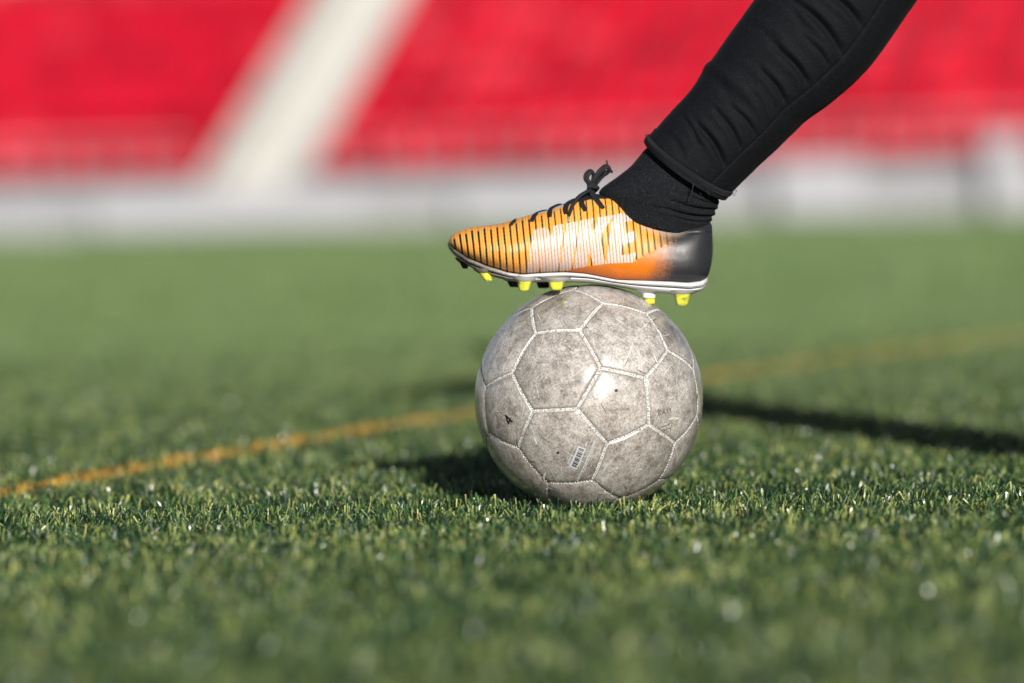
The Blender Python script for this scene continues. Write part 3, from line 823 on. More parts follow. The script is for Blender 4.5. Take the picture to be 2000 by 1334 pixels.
# --- midsole band, sole plate, studs --------------------------------
def loft_sole(name, xa, xb, topf, botf, wf, mat, round_lo=0.6, n=120, k=48):
    s = np.linspace(0, np.pi, n); x = xa + (xb - xa) * (1 - np.cos(s)) / 2
    t_, b_, ww = topf(x), botf(x), wf(x)
    a = np.linspace(0, 2 * np.pi, k, endpoint=False); ca, sa = np.cos(a), np.sin(a)
    yv = np.sign(sa) * np.abs(sa) ** 0.35; zv = np.sign(ca) * np.abs(ca) ** 0.6
    taper = 1 - round_lo * 0.5 * (1 - zv) / 2
    m_, h_ = (t_ + b_) / 2, (b_ - t_) / 2
    v = np.stack([np.repeat(x[:, None], k, 1), -ww[:, None] * (yv * taper)[None], m_[:, None] - h_[:, None] * zv[None]], -1)
    f = [tuple(r) for r in grid_faces(n, k)] + [tuple(range(k - 1, -1, -1)), tuple(range((n - 1) * k, n * k))]
    return v, f
SB = np.array([(874.5, 480), (880, 488), (891, 499), (914, 515), (952, 531), (992, 542), (1025, 545.5), (1062, 543.5), (1114, 541.5), (1153, 544), (1192, 551.5), (1231, 556.5), (1255, 558.5), (1310, 561.5), (1345, 564), (1370, 561), (1380, 553), (1381.5, 549)])
PB = np.array([(876, 485), (884, 495), (897, 508), (914, 519), (937, 530), (966, 541), (995, 548), (1025, 551), (1062, 551), (1114, 550.5), (1150, 551.5), (1192, 557), (1231, 563.5), (1255, 567), (1288, 571.5), (1326, 575), (1357, 572), (1370, 566.5), (1377.5, 558)])
sbz = lambda x: np.interp(x, SB[:, 0], SB[:, 1]); pbz = lambda x: np.interp(x, PB[:, 0], PB[:, 1])
q = NT('sole_white'); tc = q.n('ShaderNodeTexCoord').outputs['Object']; sxyz = q.n('ShaderNodeSeparateXYZ'); q.l(tc, sxyz.inputs[0])
n1 = q.noise(q.mapping(tc, scale=(1, 1, 3)), 60, 5, 0.7); n2 = q.noise(tc, 500, 4, 0.6)
toe = q.math('MULTIPLY', q.math('ADD', sxyz.outputs[0], 0.075), -9.0)      # grime towards the toe (worn, not shaded)
dm = q.math('ADD', q.math('ADD', n1, toe), q.math('MULTIPLY', q.math('SUBTRACT', n2, 0.5), 0.5))
q.set(q.ramp(dm, [(0.34, (0.74, 0.74, 0.76)), (0.52, (0.50, 0.49, 0.47)), (0.66, (0.30, 0.28, 0.24)), (0.95, (0.09, 0.085, 0.08))]), 0.38, 0.45); q.bump(n2, 0.2, 0.0005)
MAT_SOLE = q.mat
wsole = lambda x: np.interp(x, [874.5, 877, 884, 898, 920, 950, 990, 1030, 1080, 1130, 1180, 1240, 1300, 1340, 1362, 1374, 1380, 1381.5], [6, 20, 35, 51, 65, 78.5, 89.5, 92.5, 88, 79, 71.5, 68, 67, 65, 57, 42, 26, 8])
v, f = loft_sole('midsole', 874.5, 1381.5, lambda x: np.minimum(smooth1(botz, np.clip(x, 875.5, 1392), 2.0), sbz(x) - 1.0) - 0.6, sbz, wsole, MAT_SOLE, 0.05)
tol = lambda v: np.stack([lx(v[..., 0]), v[..., 1] / PXM, lz(v[..., 2])], -1).reshape(-1, 3)
link('midsole', mesh_np('midsole', tol(v), f), MAT_SOLE, boot, LOCAL)
v, f = loft_sole('sole_plate', 876, 1377.5, lambda x: np.minimum(sbz(x) + 0.7, pbz(x) - 0.8), pbz, lambda x: wsole(np.clip(x, 874.5, 1381)) - 2.5, MAT_SOLE, 0.35)
link('sole_plate', mesh_np('sole_plate', tol(v), f), MAT_SOLE, boot, LOCAL)
q = NT('stud_yellow'); tc = q.n('ShaderNodeTexCoord').outputs['Object']; nn = q.noise(tc, 160, 5, 0.65)
q.set(q.ramp(nn, [(0.30, (0.20, 0.18, 0.07)), (0.44, (0.60, 0.60, 0.06)), (0.56, (0.76, 0.77, 0.07)), (0.8, (0.82, 0.84, 0.12))]), 0.4, 0.45); MAT_YEL = q.mat
MAT_BLK_SHADE = simple('stud_black_and_shade', (0.02, 0.02, 0.02), 0.5, 0.4, 0.2, 200)  # own black of the front stud; on the far studs it paints shade
def stud(bx, by, tx, ty, d0, rb, rt, mat, dep=1.35, collar=True):
    """tapered stud from the plate (bx,by) to its tip (tx,ty), px; d0 its depth in px, radii in px"""
    prof = [(-0.25, rb * 1.12), (0.0, rb * 1.06), (0.06, rb), (0.5, (rb + rt) / 2 + 0.4), (0.88, rt + 0.6), (0.97, rt * 0.92), (1.0, rt * 0.75)]
    k = 18; a = np.linspace(0, 2 * np.pi, k, endpoint=False); v = []
    for s, r in prof:
        cx_, cz_ = bx + (tx - bx) * s, by + (ty - by) * s
        sq = 0.62
        ca, sa = np.sign(np.cos(a)) * np.abs(np.cos(a)) ** sq, np.sign(np.sin(a)) * np.abs(np.sin(a)) ** sq
        v.append(np.stack([cx_ + r * ca, d0 + r * dep * 0.8 * sa, np.full(k, cz_)], -1))
    v = np.array(v); f = [tuple(r) for r in grid_faces(len(prof), k)] + [tuple(range(k)), tuple(range(len(prof) * k - 1, (len(prof) - 1) * k - 1, -1))]
    o = link('stud', mesh_np('stud', tol(v), f), mat, boot, LOCAL)
    if collar:
        prof2 = [(-7, rb * 2.0), (-3, rb * 1.7), (0.5, rb * 1.25), (1.6, rb * 1.12)]
        v = np.array([np.stack([bx + (tx - bx) * s * 0.02 + r * np.cos(a), d0 + r * np.sin(a), np.full(k, by + s)], -1) for s, r in prof2])
        link('stud_base', mesh_np('stud_base', tol(v), [tuple(r) for r in grid_faces(len(prof2), k)]), MAT_SOLE, boot, LOCAL)
    return o
stud(946, 533, 955, 550, -58, 10.5, 7.5, MAT_YEL)
stud(1024.5, 550, 1023, 569, -72, 14.0, 9.0, MAT_YEL)
stud(1085, 550.5, 1086, 568, -80, 15.0, 10.5, MAT_YEL)
stud(1331.5, 574, 1330.5, 597, -42, 15.2, 10.2, MAT_YEL)
stud(1266.5, 571, 1267, 586, -24, 14.0, 11.6, MAT_SOLE)
stud(1267, 584.5, 1267.5, 594, -24, 11.9, 10.4, MAT_YEL, 1.35, False)['label'] = 'yellow tip of the white heel stud'
stud(1333, 574, 1332, 595, 44, 14, 10, MAT_SOLE)
stud(905, 511, 909, 525, -20, 8, 5, MAT_BLK_SHADE)
stud(1003, 547, 1005, 560, 55, 13, 9, MAT_BLK_SHADE)  # far studs, here and next: their shade under the sole is painted black
stud(1062, 549, 1062, 562, 62, 14, 10, MAT_BLK_SHADE)

# --- laces -----------------------------------------------------------
bvh = BVHTree.FromPolygons([Vector(p) for p in Vb[::1]], [tuple(int(i) for i in r) for r in grid_faces(NXU, NTH)[::1]])
def near_y(px, py):
    """depth (px) of the near side of the upper at an elevation point"""
    h = bvh.ray_cast(Vector((float(lx(px)), -0.3, float(lz(py)))), Vector((0, 1, 0)))
    return h[0].y * PXM if h[0] is not None else -6.0
MAT_LACE_N = NT('lace'); tc = MAT_LACE_N.n('ShaderNodeTexCoord').outputs['Object']
wv = MAT_LACE_N.n('ShaderNodeTexWave', Scale=900.0, Distortion=1.5); MAT_LACE_N.l(tc, wv.inputs['Vector'])
MAT_LACE_N.set(MAT_LACE_N.ramp(wv.outputs['Fac'], [(0.3, (0.006, 0.006, 0.008)), (0.8, (0.028, 0.029, 0.034))]), 0.6, 0.35); MAT_LACE_N.bump(wv.outputs['Fac'], 0.5, 0.0005)
MAT_LACE = MAT_LACE_N.mat
MAT_AGLET = simple('lace_tip', (0.22, 0.22, 0.24), 0.25, 0.6, 0.3, 300)
def lace(name, pts, rad, lift=2.5, flat=0.55, mat=None, raw=False, sub=6):
    P = []
    for p in pts:
        if len(p) == 3: P.append(p)
        else: P.append((p[0], near_y(p[0], p[1]) - lift, p[1]))
    P = np.array([(a, b, c) for a, b, c in P], float)
    Q = catmull(P, np.linspace(0, len(P) - 1, (len(P) - 1) * sub + 1))
    if not isinstance(rad, (int, float)): rad = np.interp(np.linspace(0, 1, len(Q)), np.linspace(0, 1, len(rad)), rad)
    v, f = tube(np.stack([lx(Q[:, 0]), Q[:, 1] / PXM, lz(Q[:, 2])], -1), np.asarray(rad) / PXM, 10, flat)
    return link(name, mesh_np(name, v, f), mat or MAT_LACE, boot, LOCAL)
def over(px, dz=2.0, y=6): return (px, y, float(topz(px)) - dz)
lace('lace', [(997, 442), (1001, 437.5), (1005, 433), (1008, -6, 429.5), (1012, 12, 428)], [3.6, 4.2, 4.0, 3.5, 3])
lace('lace', [(1038.5, 434), (1041, 427), (1046, 420.5), (1053, -10, 415.5), (1062, 2, 412.3), (1069, 16, 411)], [4.2, 4.6, 4.2, 4.0, 3.8])
lace('lace', [(1073, 425), (1073.5, 417), (1076, 409.5), (1084, -8, 404), (1093, 0, 400.5), (1101, 14, 400.5)], [4.4, 5.0, 4.8, 5.0, 4.5])
lace('lace', [(1105, 419), (1104, 410), (1107, 401), (1114, -8, 394.5), (1122, 0, 390.5), (1132, 14, 388)], [4.6, 5.4, 5.4, 5.0, 4.8])
lace('lace', [(1142, 413.5), (1138.5, 405), (1135.5, 398), (1138, -24, 390), (1146, -10, 384), (1154, 0, 378)], [3.8, 4.8, 5.2, 5.4, 5.0])
lace('lace', [(1177.5, 408.5), (1172, 402), (1166, 394), (1160, -30, 385), (1156, -20, 377), (1156, -8, 370)], [3.6, 5.0, 5.4, 6.0, 6.0])
lace('lace', [(1128, 2, 393), (1140, -6, 385), (1152, -8, 376), (1156, -6, 368)], [6, 7.5, 8, 7])
# free end crossing the quarter, with its tip
lace('lace', [(1154, -18, 371), (1144, -30, 376), (1132, -40, 384), (1123, -46, 394), (1116, -52, 406), (1112, -58, 419), (1110.5, -62, 427)], [3.2, 3.4, 3.8, 4.0, 3.8, 3.4, 3.2])
lace('lace_tip', [(1110.5, -62, 426), (1109, -65, 434), (1107, -66, 444)], [2.8, 2.9, 2.4], mat=MAT_AGLET, flat=0.9)
# knot and bow
lace('lace_knot', [(1150, -14, 372), (1152, -20, 366), (1157, -18, 362), (1163, -12, 365), (1164, -4, 371), (1157, 0, 374), (1151, -6, 371)], 5.4, flat=0.8)
lace('lace_knot', [(1148, -16, 361), (1154, -20, 364), (1162, -20, 366), (1168, -12, 368)], [4.0, 5.0, 5.0, 4.5], flat=0.8)
lace('lace_loop', [(1156, -14, 364), (1149, -18, 357), (1144.5, -20, 349), (1147, -18, 341), (1153, -12, 336), (1158, -6, 339), (1158.5, -4, 347), (1156, -6, 356), (1155, -10, 363)], [4.2, 5.2, 6.0, 6.2, 5.6, 5.6, 5.4, 4.6, 4.0], flat=0.62)
lace('lace_loop', [(1156, -12, 362), (1162, -16, 352), (1168, -18, 341), (1176, -18, 332), (1184, -14, 326), (1190, -8, 331), (1186, -2, 337), (1178, 2, 342), (1170, 0, 351), (1163, -6, 361)], [4.4, 5.6, 6.2, 6.4, 5.2, 5.0, 6.0, 6.4, 6.0, 5.0], flat=0.72)
lace('lace_tip', [(1184, -12, 325), (1185.5, -10, 320), (1184.5, -9, 313.5)], [2.6, 1.7, 1.4], flat=0.9)
lace('lace_tip', [(1188, -9, 331), (1193, -8, 335), (1196, -6, 336.5)], [4.6, 3.4, 2.4], flat=0.8)

# --- sock ---------------------------------------------------------------
def fabric(name, lo, hi, rough, spec, weave, sheen=0.25, wscale=(1, 1, 1), fleck=0.0):
    q = NT(name); tc = q.n('ShaderNodeTexCoord').outputs['Object']
    n1 = q.noise(q.mapping(tc, (0, 0.6, 0), wscale), weave, 2, 0.5); n2 = q.noise(tc, 30, 3)
    c = q.ramp(n1, [(0.32, lo), (0.68, hi)])
    if fleck:
        fl = q.math('GREATER_THAN', q.noise(tc, 1500, 1, 0.4), 0.735)
        c = q.mix(q.math('MULTIPLY', fl, fleck), c, (0.30, 0.30, 0.31))
    q.set(c, rough, spec); q.b.inputs['Sheen Weight'].default_value = sheen; q.b.inputs['Sheen Roughness'].default_value = 0.4
    q.bump(n1, 0.5, 0.0006); return q.mat
MAT_SOCK = fabric('sock_knit', (0.002, 0.0026, 0.0040), (0.013, 0.0155, 0.020), 0.85, 0.15, 620, 0.025, (1, 1, 2.2), 0.5)
MAT_TROU = fabric('trouser_cloth', (0.0018, 0.0024, 0.0037), (0.0065, 0.0080, 0.0110), 0.78, 0.14, 1000, 0.015, (1, 1, 1), 0.2)
MAT_PANEL = fabric('trouser_rib', (0.002, 0.0025, 0.0035), (0.008, 0.009, 0.012), 0.8, 0.14, 420, 0.015, (0.25, 1, 4.0), 0.12)

def section_loft(front, back, dep, n, k, bow=None, pwr=0.95):
    """loft through front/back outline points (px) with half depth dep (px); theta 0 = front, pi/2 = near side"""
    m_ = len(front); ts = np.linspace(0, m_ - 1, n)
    A, B = catmull(front, ts), catmull(back, ts); D = np.interp(ts, np.arange(m_), dep)
    Bw = np.zeros(n) if bow is None else np.interp(ts, np.arange(m_), bow)
    cen, hv = (A + B) / 2, (A - B) / 2
    axis = np.gradient(cen, axis=0); axis /= np.linalg.norm(axis, axis=1)[:, None] + 1e-9
    a = np.linspace(0, 2 * np.pi, k, endpoint=False)
    c_ = np.sign(np.cos(a)) * np.abs(np.cos(a)) ** pwr; s_ = np.sign(np.sin(a)) * np.abs(np.sin(a)) ** pwr
    xy = cen[:, None] + hv[:, None] * c_[None, :, None] - axis[:, None] * (Bw[:, None] * s_[None])[..., None]
    y = -D[:, None] * s_[None]
    return xy[..., 0], y, xy[..., 1], a, ts
def creases(px, py, lst):
    out = np.zeros_like(px)
    for (x0, y0, x1, y1, wd, dp) in lst:
        dx, dy = x1 - x0, y1 - y0; L2 = dx * dx + dy * dy
        t = ((px - x0) * dx + (py - y0) * dy) / L2
        bowv = 0.06 * np.sqrt(L2) * np.sin(np.pi * np.clip(t, 0, 1))
        d = ((px - x0) * dy - (py - y0) * dx) / np.sqrt(L2) - bowv
        fade = np.exp(-np.clip(-t, 0, None) ** 2 * 30) * np.exp(-np.clip(t - 1, 0, None) ** 2 * 30) * (0.45 + 0.55 * np.sin(np.pi * np.clip(t, 0.05, 0.95)))
        out += fade * (-dp * np.exp(-(d / wd) ** 2) + 0.55 * dp * np.exp(-((d - 1.9 * wd) / (1.3 * wd)) ** 2) + 0.35 * dp * np.exp(-((d + 1.9 * wd) / (1.4 * wd)) ** 2))
    return out
def push(X, Y, Z, disp):
    """move loft points along their outward normals (px)"""
    P = np.stack([X, Y, Z], -1); du = np.gradient(P, axis=0)
    dv = np.roll(P, -1, 1) - np.roll(P, 1, 1)
    N = np.cross(dv, du); N /= np.linalg.norm(N, axis=2)[..., None] + 1e-9
    cen = P.mean(1, keepdims=True); sgn = np.sign((N * (P - cen)).sum(2).mean()); return P + N * sgn * disp[..., None]

front = [(1178, 420), (1171, 384), (1172, 371.5), (1189, 357.5), (1208, 344), (1230, 326), (1247, 307), (1259, 293), (1285, 268)]
back = [(1368, 470), (1385, 446), (1388.5, 433), (1392, 424), (1396, 416), (1400, 408), (1404, 398), (1403, 390), (1392, 370)]
X, Y, Z, a, ts = section_loft(front, back, [50, 58, 62, 66, 68, 70, 71, 72, 70], 170, 160)
disp = creases(X, Z, [(1394, 411, 1318, 398, 3.2, 5.0), (1392, 424, 1300, 411, 3.0, 4.5), (1399, 400, 1345, 386, 3.0, 2.2), (1388, 433, 1320, 426, 2.6, 2.0), (1350, 402, 1290, 380, 5, 1.2)]) * (Y < 30)
disp += 1.2 * (noise2(X, Z, 0.03, 4, 2) - 0.5)
P = push(X, Y, Z, disp)
link('sock', mesh_np('sock', tol(P), grid_faces(170, 160)), MAT_SOCK, person, LOCAL)

# --- trousers: near leg in detail, the rest of the player out of frame ----------------
def skin_mesh(verts, edges, radii, levels=2):
    me = bpy.data.meshes.new('tmp_skin'); me.from_pydata(verts, edges, []); me.update()
    o = bpy.data.objects.new('tmp_skin', me); COL.objects.link(o)
    sk = o.modifiers.new('skin', 'SKIN'); sk.use_smooth_shade = True
    for i, r in enumerate(radii):
        d = me.skin_vertices[0].data[i]; d.radius = (r, r) if isinstance(r, (int, float)) else r; d.use_root = (i == 0)
    ss = o.modifiers.new('sub', 'SUBSURF'); ss.levels = levels; ss.render_levels = levels
    bpy.context.view_layer.update()
    dg = bpy.context.evaluated_depsgraph_get(); out = bpy.data.meshes.new_from_object(o.evaluated_get(dg))
    bpy.data.objects.remove(o, do_unlink=True); bpy.data.meshes.remove(me)
    return out
def wl(px, py, d=0.0):                    # elevation px -> world
    return tuple(C + float(lx(px)) * CR + d * CF + float(lz(py)) * CU)
KN = wl(1850, -250, -0.10); AN = wl(1318, 425); TOE = wl(960, 500); BALLF = wl(1040, 490); HEEL = wl(1355, 510); SH = wl(1590, 30)
SH2 = wl(1450, 215)                       # lower shin, on the axis of the trouser leg
HL, HRr = (0.555, -0.03, 0.92), (0.575, -0.26, 0.91)      # hip of the raised leg, hip of the standing leg (nearer the camera)
KR, AR = (0.70, -0.37, 0.49), (0.835, -0.44, 0.085)
PEL = (0.585, -0.14, 0.97); WAI = (0.62, -0.14, 1.10); CHE = (0.695, -0.14, 1.30); NEC = (0.765, -0.14, 1.47); HEA = (0.805, -0.14, 1.60)
SL, SR = (0.72, -0.32, 1.41), (0.715, 0.04, 1.41)
EL, ER = (0.60, -0.38, 1.16), (0.60, 0.09, 1.14)
WL, WR = (0.35, -0.32, 1.06), (0.35, 0.02, 1.01)

trm = skin_mesh([PEL, HL, KN, HRr, KR, (0.825, -0.435, 0.14), (0.61, -0.14, 1.06), wl(1775, -185, -0.01)], [(0, 1), (1, 2), (0, 3), (3, 4), (4, 5), (0, 6), (2, 7)],
                [(0.14, 0.10), 0.10, 0.086, 0.11, 0.098, 0.090, (0.135, 0.10), 0.072])
trou = link('trousers', trm, MAT_TROU, person, Matrix.Identity(4))

front = [(1258.5, 275), (1262, 268), (1280, 252), (1315, 213), (1350, 174), (1378, 129), (1392, 114), (1420, 73.5), (1448, 34), (1474, -2), (1515, -62), (1580, -150), (1660, -240)]
back = [(1418, 389), (1424, 383), (1444, 361), (1478, 328), (1513, 296), (1553, 257), (1575, 236), (1630, 196), (1690, 141), (1735, 82), (1792, 0), (1850, -70), (1900, -150)]
dep = [92, 92, 92, 94, 98, 104, 107, 113, 118, 121, 124, 126, 124]
bow = [21, 21, 20, 17, 14, 11, 10, 8, 6, 4, 2, 0, 0]
NL, KL = 420, 320
X, Y, Z, a, ts = section_loft(front, back, dep, NL, KL, bow)
CRS = [(1332, 236, 1358, 283, 5, 4.5), (1360, 252, 1410, 327, 6, 9.0), (1398, 228, 1442, 298, 5.5, 5.5), (1428, 220, 1470, 270, 5, 5.0), (1484, 150, 1530, 215, 6, 7.0), (1515, 108, 1573, 178, 6.5, 8.5),
       (1545, 14, 1634, 112, 7, 9.5), (1604, -4, 1672, 60, 7, 10.0), (1568, 88, 1612, 142, 5, 4.0), (1452, 176, 1490, 238, 7, 3.0), (1388, 150, 1420, 200, 9, 2.0), (1470, 60, 1530, 130, 9, 2.5), (1500, -10, 1560, 60, 8, 3.0), (1300, 262, 1330, 310, 7, 2.5)]
seam_i = int(np.round(np.arccos(-0.56) / (2 * np.pi) * KL))       # near-side seam of the rib panel
seam_j = KL - seam_i - 6
thn = np.broadcast_to(np.arange(KL)[None], X.shape)
frontm = smoothstep(seam_i + 2, seam_i - 10, thn) * (Y < 20)
disp = creases(X, Z, CRS) * frontm * smoothstep(-15, -45, Y)
disp -= 10.0 * np.exp(-((X - 1440) * 0.64 + (Z - 190) * 0.77) ** 2 / 1e9) * 0
rdg = [(1385, 135, 1500, 243, 12, -3.5)]
disp += creases(X, Z, rdg) * frontm
far = smoothstep(-10, 40, Y)
disp += far * 5 * (noise2(X * 0.8 + Z * 0.5, Z * 2, 0.012, 14, 3) - 0.5)
disp += 1.6 * (noise2(X - Z, (X + Z) * 0.4, 0.03, 8, 3) - 0.5)
disp += -1.8 * np.exp(-((thn - seam_i) / 1.4) ** 2)               # seam groove
s_px = np.cumsum(np.r_[0, np.hypot(np.diff(((X[:, 0] + X[:, KL // 2]) / 2)), np.diff((Z[:, 0] + Z[:, KL // 2]) / 2))])[:, None]
disp += 0.3 * np.exp(-((s_px - 3) / 4) ** 2) - 0.7 * np.exp(-((s_px - 7.5) / 1.8) ** 2) + 0.8 * np.exp(-((s_px - 13) / 4) ** 2) - 1.2 * np.exp(-((s_px - 19.5) / 1.8) ** 2)
P = push(X, Y, Z, disp)
lip = P[0:1].copy(); lipc = lip.mean(1, keepdims=True)
ax_in = P[25].mean(0) - P[0].mean(0); ax_in /= np.linalg.norm(ax_in)
inner = [lipc + (lip - lipc) * 0.985 - ax_in * 0.5, lipc + (lip - lipc) * 0.968 + ax_in * 1.5, lipc + (lip - lipc) * 0.955 + ax_in * 30]
PP = np.concatenate([inner[2], inner[1], inner[0], P]); NR = NL + 3
fall = grid_faces(NR, KL); fj = (np.arange(NR - 1)[:, None] * 0 + np.arange(KL)[None]).ravel(); fi = np.repeat(np.arange(NR - 1), KL)
ispan = (fj >= seam_i) & (fj < seam_j) & (fi > 3 + 12)
def submesh(name, V, F):
    used = np.unique(F); mp = np.full(len(V), -1); mp[used] = np.arange(len(used)); return mesh_np(name, V[used], mp[F])
VW = tol(PP)
leg = link('trouser_leg', submesh('trouser_leg', VW, fall[~ispan]), MAT_TROU, trou, LOCAL)
pnl = link('side_panel', submesh('side_panel', VW, fall[ispan]), MAT_PANEL, trou, LOCAL)
pnl['label'] = 'ribbed strip along the back of the trouser leg'
# cover stitching round the hem, and the panel seam thread
NORM = np.cross(np.roll(P, -1, 1) - np.roll(P, 1, 1), np.gradient(P, axis=0)); NORM /= np.linalg.norm(NORM, axis=2)[..., None]
if ((NORM * (P - P.mean(1, keepdims=True))).sum(2)).mean() < 0: NORM = -NORM
def at_si(sv, j):
    i = np.interp(sv, s_px[:, 0], np.arange(NL)); i0 = int(i); f_ = i - i0
    j0 = int(j) % KL; j1 = (j0 + 1) % KL; g_ = j - int(j)
    pt = (P[i0, j0] * (1 - f_) + P[min(i0 + 1, NL - 1), j0] * f_) * (1 - g_) + (P[i0, j1] * (1 - f_) + P[min(i0 + 1, NL - 1), j1] * f_) * g_
    return pt, NORM[i0, j0]
parts = []
for row, (s0, s1) in enumerate(((8.0, 11.5), (12.0, 15.5), (15.8, 19.0))):
    for j in np.arange(2, KL * 0.5, 1.15):
        p0, n0 = at_si(s0, j); p1, n1 = at_si(s1, j + (0.55 if row != 1 else -0.5))
        pm = (p0 + p1) / 2 + n0 * 1.0
        parts.append(tube(tol(np.array([p0 - n0 * 0.3, pm, p1 - n1 * 0.3])), 0.62 / PXM, 4, 1.0, False))
MAT_STITCH = simple('black_thread', (0.010, 0.0105, 0.013), 0.6, 0.35, 0.3, 500)
tag(link('hem_stitching', mesh_np('hem_stitching', *merge(parts)), MAT_STITCH, trou, LOCAL), kind='stuff')
def thread(pts, r=0.55):
    Q = catmull(np.array(pts, float), np.linspace(0, len(pts) - 1, len(pts) * 6))
    v, f = tube(tol(Q), r / PXM, 5); link('loose_thread', mesh_np('loose_thread', v, f), MAT_STITCH, trou, LOCAL)
thread([(1349, -98, 360), (1348, -100, 372), (1345, -98, 384), (1344, -94, 392)])
thread([(1351, -98, 362), (1347, -100, 378), (1346, -96, 388)], 0.6)
thread([(1362, -96, 380), (1365, -96, 386), (1360, -94, 392), (1356, -92, 396)])
thread([(1378, -92, 378), (1380, -94, 384), (1379.5, -90, 389)])
thread([(1428, -10, 380), (1434, -12, 378), (1438, -12, 375), (1437, -12, 371.5), (1433, -11, 374)])
thread([(1430, -6, 381), (1434, -6, 382), (1437, -6, 380.5)])
thread([(1264, -20, 268), (1260, -22, 265), (1257, -22, 267)])
thread([(1268, -16, 264), (1263, -18, 262), (1259, -18, 264.5)])

# --- the rest of the player (standing leg, trunk, arms, head) ------------------
MAT_SKIN = simple('skin', (0.52, 0.32, 0.23), 0.5, 0.4, 0.06, 40)
MAT_JACKET = fabric('jacket_cloth', (0.008, 0.009, 0.012), (0.022, 0.024, 0.03), 0.55, 0.4, 900, 0.1)
MAT_HAIR = simple('hair', (0.03, 0.02, 0.014), 0.5, 0.4, 0.3, 60)
bvx = [PEL, HL, KN, AN, BALLF, HRr, KR, AR, (0.72, -0.44, 0.05), WAI, CHE, NEC, (0.785, -0.14, 1.53), HEA, SL, EL, WL, SR, ER, WR, wl(1765, -170, -0.01), SH2]
bed = [(0, 1), (1, 2), (2, 20), (20, 21), (21, 3), (3, 4), (0, 5), (5, 6), (6, 7), (7, 8), (0, 9), (9, 10), (10, 11), (11, 12), (12, 13), (10, 14), (14, 15), (15, 16), (10, 17), (17, 18), (18, 19)]
brd = [(0.085, 0.06), 0.060, 0.036, 0.022, 0.018, 0.060, 0.05, 0.030, 0.022, (0.10, 0.07), (0.12, 0.085), 0.055, 0.05, 0.075, 0.05, 0.038, 0.026, 0.05, 0.038, 0.026, 0.030, 0.024]
def add_hand(wi, w, fwd, up, side):
    """palm, four curled fingers of unequal length and a thumb from the side of the palm"""
    fwd, up, side = (np.array(x, float) / np.linalg.norm(x) for x in (fwd, up, side)); w = np.array(w)
    pi = len(bvx); bvx.append(tuple(w + fwd * 0.05)); brd.append((0.034, 0.018)); bed.append((wi, pi))
    for k, (o, ln) in enumerate(((-0.028, 0.062), (-0.010, 0.072), (0.010, 0.068), (0.028, 0.052))):
        prev = pi
        for s, (a_, dn) in enumerate(((0.045, 0.0), (0.045 + ln * 0.5, -0.012), (0.045 + ln * 0.85, -0.036))):
            bvx.append(tuple(w + fwd * (0.05 + a_) + side * o * (1 + 0.1 * s) + up * dn)); brd.append(0.009 - 0.001 * s); bed.append((prev, len(bvx) - 1)); prev = len(bvx) - 1
    prev = pi
    for a_, s_, dn in ((0.0, 0.036, -0.006), (0.022, 0.054, -0.016), (0.045, 0.060, -0.026)):
        bvx.append(tuple(w + fwd * (0.02 + a_) - side * s_ + up * dn)); brd.append(0.010); bed.append((prev, len(bvx) - 1)); prev = len(bvx) - 1
add_hand(16, WL, np.array(WL) - np.array(EL), (-0.5, -0.3, 0.6), (0, 1, 0))
add_hand(19, WR, np.array(WR) - np.array(ER), (0, 0, 1), (0, -1, 0))
bodm = skin_mesh(bvx, bed, brd)
# head shaped over the neck joint: skull, jaw, brow, nose, mouth, ears
bm = bmesh.new(); bm.from_mesh(bodm)
r_ = bmesh.ops.create_uvsphere(bm, u_segments=40, v_segments=28, radius=1.0)
for v in r_['verts']:
    x, y, z = v.co
    f_ = max(0, -x); X_, Y_, Z_ = x * 0.098, y * 0.077, z * 0.122
    if z < 0: Y_ *= 1 - 0.30 * (-z) ** 1.5; X_ += -0.012 * (-z) * (x < 0) + 0.03 * (-z) * (x > 0) * -1
    g_ = lambda yc, zc, sy, sz: math.exp(-((y - yc) / sy) ** 2 - ((z - zc) / sz) ** 2)
    if x < 0:
        X_ -= 0.026 * g_(0, -0.22, 0.13, 0.16) + 0.008 * g_(0, 0.12, 0.5, 0.08) + 0.007 * g_(0, -0.50, 0.30, 0.05) + 0.007 * g_(0, -0.62, 0.28, 0.05) + 0.010 * g_(0, -0.86, 0.3, 0.12)
        X_ += 0.012 * (g_(0.36, 0.0, 0.17, 0.09) + g_(-0.36, 0.0, 0.17, 0.09)) + 0.005 * g_(0, -0.56, 0.3, 0.03)
    ear = math.exp(-((x - 0.1) / 0.16) ** 2 - ((z + 0.1) / 0.24) ** 2) * (abs(y) > 0.8); Y_ += math.copysign(0.016 * ear, y)
    v.co = Vector((HEA[0] - 0.015 + X_, HEA[1] + Y_, HEA[2] + 0.03 + Z_))
for f in bm.faces: f.smooth = True
bm.to_mesh(bodm); bm.free()
link('body', bodm, MAT_SKIN, person, Matrix.Identity(4))
for s in (-1, 1):
    bm = bmesh.new(); bmesh.ops.create_uvsphere(bm, u_segments=16, v_segments=10, radius=0.0125)
    em = bpy.data.meshes.new('eye'); bm.to_mesh(em); bm.free()
    link('eye', em, MAT_WHITE, person, Matrix.Translation((HEA[0] - 0.092, HEA[1] + s * 0.028, HEA[2] + 0.03)))
bm = bmesh.new(); bmesh.ops.create_uvsphere(bm, u_segments=40, v_segments=24, radius=1.0)
dele = [v for v in bm.verts if v.co.z < 0.30 - 0.75 * v.co.x * (1 if v.co.x > 0 else 0.45)]
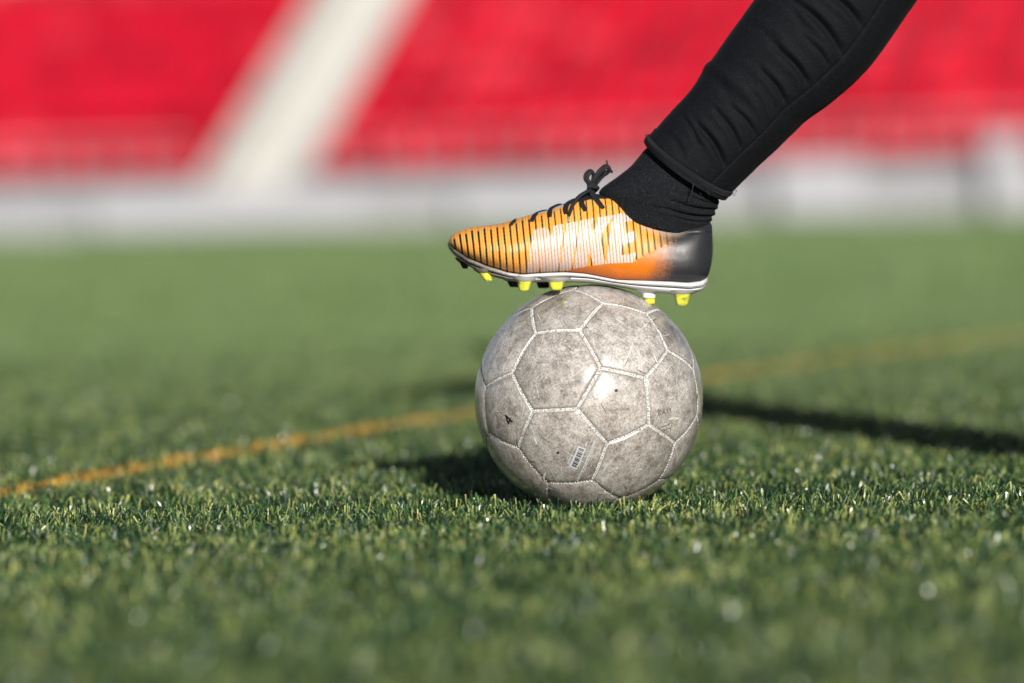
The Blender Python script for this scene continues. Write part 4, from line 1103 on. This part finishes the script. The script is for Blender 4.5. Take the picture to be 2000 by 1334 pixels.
bmesh.ops.delete(bm, geom=dele, context='VERTS')
for v in bm.verts:
    d_ = 1 + 0.04 * math.sin(v.co.x * 23 + v.co.y * 31) * math.sin(v.co.z * 27)
    v.co = Vector((HEA[0] - 0.010 + v.co.x * 0.107 * d_, HEA[1] + v.co.y * 0.087 * d_, HEA[2] + 0.034 + v.co.z * 0.131 * d_))
hm = bpy.data.meshes.new('hair'); bm.to_mesh(hm); bm.free(); link('hair', hm, MAT_HAIR, person, Matrix.Identity(4))
jkm = skin_mesh([(0.585, -0.14, 0.90), WAI, CHE, (0.762, -0.14, 1.46), SL, EL, WL, SR, ER, WR], [(0, 1), (1, 2), (2, 3), (2, 4), (4, 5), (5, 6), (2, 7), (7, 8), (8, 9)],
                [(0.175, 0.135), (0.155, 0.115), (0.165, 0.12), 0.068, 0.066, 0.052, 0.040, 0.066, 0.052, 0.040])
link('jacket', jkm, MAT_JACKET, person, Matrix.Identity(4))
# second boot and sock, under the standing leg: the same boot mirrored
def boot_copy():
    O = np.array([0.845, -0.44, 0.013]) ; ax_x = np.array([1.0, 0, 0])
    hx, hz = float(lx(1330)), float(lz(597))
    M = Matrix(((1, 0, 0, O[0] - hx), (0, -1, 0, O[1]), (0, 0, 1, O[2] - hz), (0, 0, 0, 1)))
    rot_ = Matrix.Translation(Vector((O[0], O[1], O[2]))) @ Matrix.Rotation(R_(-5.0), 4, 'Y') @ Matrix.Translation(-Vector((O[0], O[1], O[2])))
    M = rot_ @ M
    b2 = boot.copy(); COL.objects.link(b2); b2.parent = None; b2.matrix_basis = M; parent_keep(b2, person)
    b2['label'] = 'orange boot of the standing leg'
    for ch in [o for o in COL.objects if o.parent == boot]:
        c2 = ch.copy(); COL.objects.link(c2); c2.parent = b2
    skm = skin_mesh([(0.78, -0.44, 0.085), (0.825, -0.44, 0.10), (0.815, -0.43, 0.20)], [(0, 1), (1, 2)], [0.032, 0.040, 0.042])
    link('sock', skm, MAT_SOCK, person, Matrix.Identity(4))
boot_copy()
